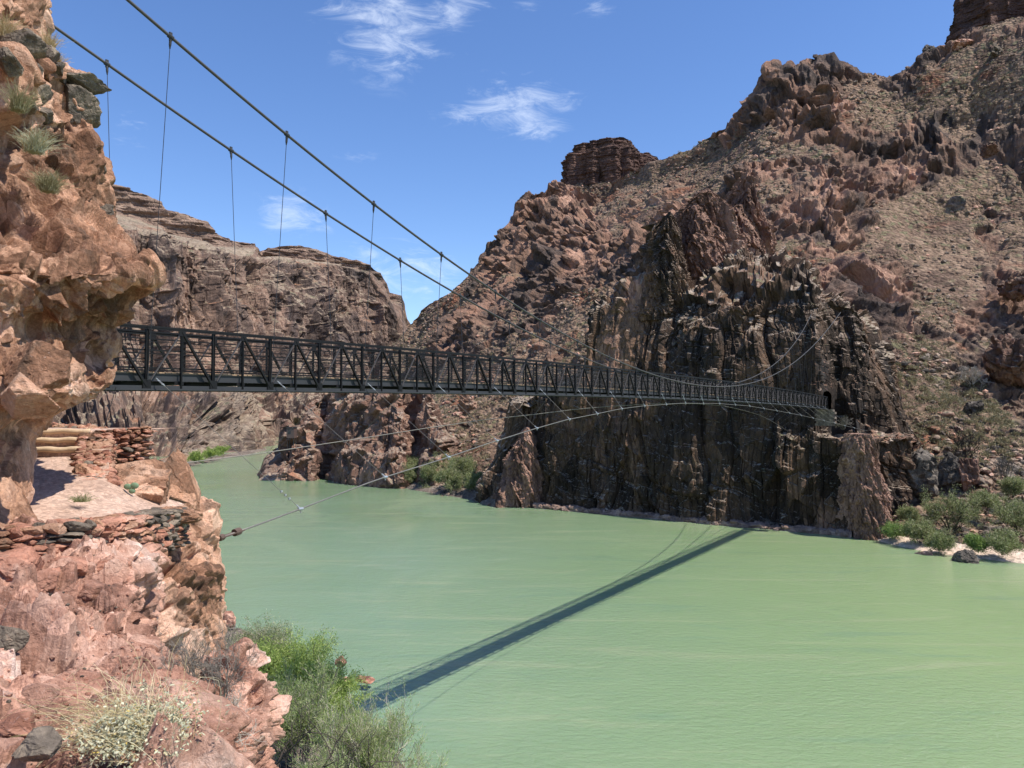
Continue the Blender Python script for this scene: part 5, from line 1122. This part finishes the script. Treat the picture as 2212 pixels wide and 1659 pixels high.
# bushes on the far banks
def bushes(items, name, group, lm, bm, leafN, seed0, L=0.35, Wl=0.10, **kw):
    for i, (px, d, z, H, Wd, lab) in enumerate(items):
        shrub(name, bank(px, d, z), H, Wd, seed0 + i, lab, 12, (5, 3, 3), leafN, L, Wl, lm, bm, 0.25, 'bush', rmin=0.02, group=group, **kw)
G = 'bushes along the far river bank'
bushes([(880, 226, 0.6, 6.4, 6.6, 'grey-green bush at the left end of the mid-bank thicket, next to the sand spit'), (905, 232, 1.5, 7.6, 7.4, 'tall olive bush second from the sand spit'), (930, 219, 0.8, 7.2, 7.8, 'broad grey-green bush above the white shore stones'), (960, 224, 2.0, 8.2, 8.0, 'tallest bush in the middle of the mid-bank thicket'), (975, 206, 0.8, 6.4, 7.0, 'dense low bush over the pale boulders of the mid bank'), (1005, 214, 2.5, 7.4, 7.2, 'brownish bush right of the middle of the mid-bank thicket'), (1020, 200, 0.8, 5.8, 6.0, 'shadowed bush at the right end of the mid-bank thicket by the dark cliff')], 'bush', G, LGREY, BARK, 13000, 50, 0.42, 0.12)
bushes([(1925, 128, 0.8, 2.8, 3.2, 'bright green low bush beside the foot of the pink pillar'), (2108, 115, 0.9, 2.4, 3.2, 'bright yellow-green bush in front of the large shore tamarisk')], 'bush', G, LBRI, BARK, 6000, 70, 0.3, 0.09)
bushes([(1985, 124, 0.8, 3.6, 4.8, 'olive bush between the bright low bush and the large shore tamarisk'), (2050, 127, 2.2, 6.8, 8.0, 'large spreading tamarisk on the right shore'), (2195, 121, 2.2, 6.0, 6.5, 'tamarisk at the right picture edge'), (2160, 113, 0.8, 3.4, 4.0, 'rusty olive bush near the black shore boulder'), (2020, 118, 0.6, 2.6, 3.2, 'low scrubby bush at the waterline left of the black shore boulder'), (2120, 133, 4.5, 3.6, 4.4, 'grey-brown bush up the bank behind the large tamarisk'), (2180, 137, 6.5, 4.0, 5.0, 'pale brown bush high on the right bank'), (1960, 133, 3.0, 2.4, 2.6, 'small dusty bush on the scree right of the pink pillar')], 'bush', G, LGREY, DBARK, 11000, 80, 0.32, 0.07)
bushes([(425, 318, 1.0, 5.0, 6.0, 'green bush on the far left bank by the outer boulder'), (455, 338, 2.0, 4.5, 7.0, 'second green bush along the far left bank'), (480, 352, 3.0, 4.0, 6.0, 'grey-green bush farthest up the left bank')], 'bush', G, LG, BARK, 4000, 100, 0.6, 0.2)
shrub('bush', bank(845, 243, 0.4), 2.2, 3.2, 120, 'bright green reeds behind the sand spit', 14, (4, 3, 2), 5000, 0.6, 0.1, LBRI, BARK, 0.2, 'reeds', rmin=0.02, up=1.5, along=0.95)
shrub('bare_tree', tuple(W(2085, 1000, 147)), 8.0, 7.0, 121, 'dark leafless tree arching over the grey outcrop on the right bank', 4, (5, 4, 3), 0, bm=DBARK, cat='tree', curve=0.6, rmin=0.035)
shrub('bare_tree', tuple(W(2170, 1050, 140)), 5.5, 4.0, 122, 'small leafless tree at the right picture edge above the bushes', 4, (5, 4, 3), 0, bm=BARK, cat='tree', curve=0.5, rmin=0.03)
shrub('bare_tree', tuple(W(1822, 928, 138)), 3.0, 3.4, 123, 'leafless scrub on the ledge under the tunnel end of the bridge', 5, (5, 4, 3), 0, bm=BARK, cat='tree', curve=0.5, rmin=0.02)
shrub('bare_tree', tuple(W(2100, 830, 176)), 5.0, 6.0, 124, 'bare grey thicket above the dark round boulder', 8, (5, 4, 3), 0, bm=PBARK, cat='tree', curve=0.5, rmin=0.03)
# outcrops and boulders of the right bank
for i, (px, py, d, sz, mt, lab) in enumerate([
    (1985, 1022, 145, (9.5, 8, 9), BLACKR, 'large black layered outcrop right of the pink pillar'),
    (2050, 1015, 146, (5.0, 5, 6.5), BLACKR, 'dark outcrop under the arching leafless tree'),
    (2092, 1025, 144, (5.0, 5, 6.5), PILLAR, 'pale pink and grey outcrop right of the black layered one'),
    (2105, 885, 168, (5.5, 5, 4.2), BLACKR, 'dark round boulder above the right bank scree'),
    (2088, 1206, 112.5, (3.6, 2.6, 2.2), BLACKR, 'black pointed boulder standing in the shallows by the right shore'),
    (1997, 1196, 118, (2.4, 1.6, 0.8), SALMON, 'flat pink rock awash left of the black pointed boulder'),
    (1010, 870, 236, (6, 6, 5), KNOB, 'dark red outcrop on the slope above the mid-bank bushes'),
    (1060, 1045, 197, (5, 5, 7), KNOB, 'dark red rock between the mid-bank bushes and the cliff'),
    (2190, 790, 176, (12, 9, 11), KNOB, 'big shadowed red outcrop at the right picture edge'),
    (2205, 620, 212, (11, 8, 9), KNOB, 'dark red crag on the slope at the right picture edge'),
    (1690, 285, 345, (9, 6, 12), KNOB, 'upright red slab below the jagged crest'),
    (1640, 300, 352, (5, 5, 9), KNOB, 'narrow dark slab left of the upright red one'),
    (2010, 118, 338, (7, 6, 8), BLACKR, 'dark rounded rock on the skyline ridge'),
    (2075, 95, 326, (10, 6, 4), SALMON, 'pale flat boulder below the corner butte'),
    (2160, 120, 312, (12, 7, 6), NEARBLACK, 'long grey boulder on the upper right slope'),
    (2140, 320, 270, (8, 6, 5), KNOB, 'brown boulder alone on the right slope'),
    (735, 1430, 60, (1.0, 0.9, 0.8), SALMON, 'peach boulder at the tip of the green tamarisk'),
    (748, 1476, 58, (0.9, 0.8, 0.7), SALMON, 'peach stone at the waterline below the peach boulder'),
    (786, 1468, 60.8, (1.9, 1.2, 0.30), REDST, 'orange rock just breaking the water near the shore'),
    (492, 1340, 76, (2.2, 2, 2.4), SALMON, 'pink rock on the shore beside the near cliff edge'),
    (985, 1068, 203, (3.0, 2, 1.4), SALMON, 'pale boulder on the shore under the mid-bank thicket'),
    (955, 1074, 202, (1.8, 1.4, 0.9), SALMON, 'pale stone in the shallows left of the shore boulder'),
    (1003, 1076, 200, (2.2, 1.6, 1.2), SALMON, 'pale broken stone right of the shore boulder')]):
    boulder(px, py, d, sz, mt, 2200 + i, lab, 'boulder', 6 if sz[0] > 7 else 5, 15, 0.22 if sz[0] > 4 else 0.1, rot=0.5 * i)
# ------------------------------------------------------------------ shrubs and stones dotted over the mountain
def scatter():
    rs = np.random.RandomState(42); nv, nu = PM.shape[:2]; pxm, pym = proj(PM)
    def shrub_vf(r, n):
        N = n; d = r.normal(size=(N, 3)); d[:, 2] = np.abs(d[:, 2]); d /= np.linalg.norm(d, axis=1, keepdims=True); P = d * r.uniform(0.25, 0.55, (N, 1)) * np.array([1, 1, 0.8])
        s = np.cross(d, r.normal(size=(N, 3))); s /= np.linalg.norm(s, axis=1, keepdims=True); L = 0.26; V = np.stack([P, P + d * L * 0.5 + s * 0.09, P + d * L, P + d * L * 0.5 - s * 0.09], 1).reshape(-1, 3)
        return V, np.arange(4 * N).reshape(N, 4)
    var = [shrub_vf(np.random.RandomState(k), 90) for k in range(5)]; small = [shrub_vf(np.random.RandomState(20 + k), 22) for k in range(6)]
    ok = (CM < 0.35) & (pxm > 850) & (pxm < 2225) & (pym > 40) & (TM[:, None] > 0.15) & (TM[:, None] < 6.9)
    # keep off the slopes hidden by the cliff
    hid = (pxm > 1060) & (pxm < 1930) & (pym > 880); ok &= ~hid
    idx = np.argwhere(ok); dens = fbm(PM, 25, 3, 700)[ok]; idx = idx[dens + rs.uniform(-0.4, 0.4, len(dens)) > 0.0]
    pick = idx[rs.choice(len(idx), 8500, replace=False)]; P = PM[pick[:, 0], pick[:, 1]]
    size = rs.uniform(0.6, 1.5, len(P)); vis = size / P[:, 1]; order = np.argsort(-vis)
    meshes = []
    for k, (V, F) in enumerate(var):
        meshes.append(mesh_np('desert_shrub', V, F)); meshes[-1].materials.append(LDES)
    for n, i in enumerate(order[:260]):
        o = bpy.data.objects.new('desert_shrub', meshes[n % 5]); COL.objects.link(o); o.location = P[i] - (0, 0, 0.1); o.scale = (size[i] * 1.1,) * 3; o.rotation_euler = (0, 0, rs.uniform(0, 6))
        o['label'] = 'small rounded grey-green shrub dotted on the scree of the right-hand mountain'; o['category'] = 'shrub'; o['group'] = 'desert shrubs on the right-hand slopes'
    Vs = []; Fs = []; c = 0
    for i in order[260:]:
        V, F = small[rs.randint(6)]; a = rs.uniform(0, 6); M = np.array([[math.cos(a), -math.sin(a), 0], [math.sin(a), math.cos(a), 0], [0, 0, 1]]) * size[i] * 1.1
        Vs.append(V @ M.T + P[i] - (0, 0, 0.1)); Fs.append(F + c); c += len(V)
    obj('undergrowth', mesh_np('undergrowth', np.concatenate(Vs), np.concatenate(Fs)), LDES, kind='stuff', label='countless tiny desert shrubs over the mountain slopes', category='undergrowth')
    # stones
    idx = np.argwhere(((CM < 0.6) & (pxm > 850) & (pxm < 2225) & (TM[:, None] > 0.15) & (TM[:, None] < 6.9) & ~hid)); dens = fbm(PM, 18, 3, 720)[idx[:, 0], idx[:, 1]]; idx = idx[dens + rs.uniform(-0.3, 0.3, len(dens)) > 0.05]
    pick = idx[rs.choice(len(idx), 9000, replace=False)]; P = PM[pick[:, 0], pick[:, 1]]
    size = 0.35 + 1.8 * rs.rand(len(P)) ** 4; size[pxm[pick[:, 0], pick[:, 1]] > 1880] *= 0.8; vis = size / P[:, 1]; order = np.argsort(-vis); mats = [MOUNT_ST, BANK, BLACKR, SALMON]
    rocks = [rock_vf(3000 + k, (1.5, 1.2, 0.9), 3, 10, 0.05) for k in range(8)]; rme = []
    for k in range(8):
        m = mesh_np('slope_boulder', *rocks[k]); m.materials.append([MOUNT_ST, KNOB, BLACKR, BANK][k % 4]); rme.append(m)
    for n, i in enumerate(order[:240]):
        o = bpy.data.objects.new('slope_boulder', rme[n % 8]); COL.objects.link(o); o.location = P[i] + (0, 0, 0.1); o.scale = (size[i],) * 3; o.rotation_euler = (rs.uniform(-.3, .3), rs.uniform(-.3, .3), rs.uniform(0, 6))
        o['label'] = 'loose angular boulder resting on the right-hand mountain slope'; o['category'] = 'boulder'; o['group'] = 'loose boulders on the right-hand slopes'
    lo = [rock_vf(3100 + k, (1.5, 1.2, 0.9), 1, 9, 0) for k in range(12)]; Vs = []; Fs = []; Ms = []; c = 0
    for i in order[240:]:
        V, F = lo[rs.randint(12)]; a = rs.uniform(0, 6); M = np.array([[math.cos(a), -math.sin(a), 0], [math.sin(a), math.cos(a), 0], [0, 0, 1]]) * size[i]
        Vs.append(V @ M.T + P[i] + (0, 0, 0.08)); Fs.append(F + c); c += len(V); Ms.append(np.full(len(F), rs.choice(4, p=[0.4, 0.3, 0.15, 0.15])))
    obj('rubble', mesh_np('rubble', np.concatenate(Vs), np.concatenate(Fs), False, np.concatenate(Ms)), mats, kind='stuff', label='broken rubble strewn over the mountain slopes', category='rubble')
MOUNT_ST = rock_mat('slope_stone', [(0.0, (0.12, 0.09, 0.07)), (0.5, (0.25, 0.175, 0.125)), (1.0, (0.43, 0.32, 0.24))], big=0.3, block=1.0, fine=3, bump=0.6, bdist=0.1, varnish=0.2)
scatter()
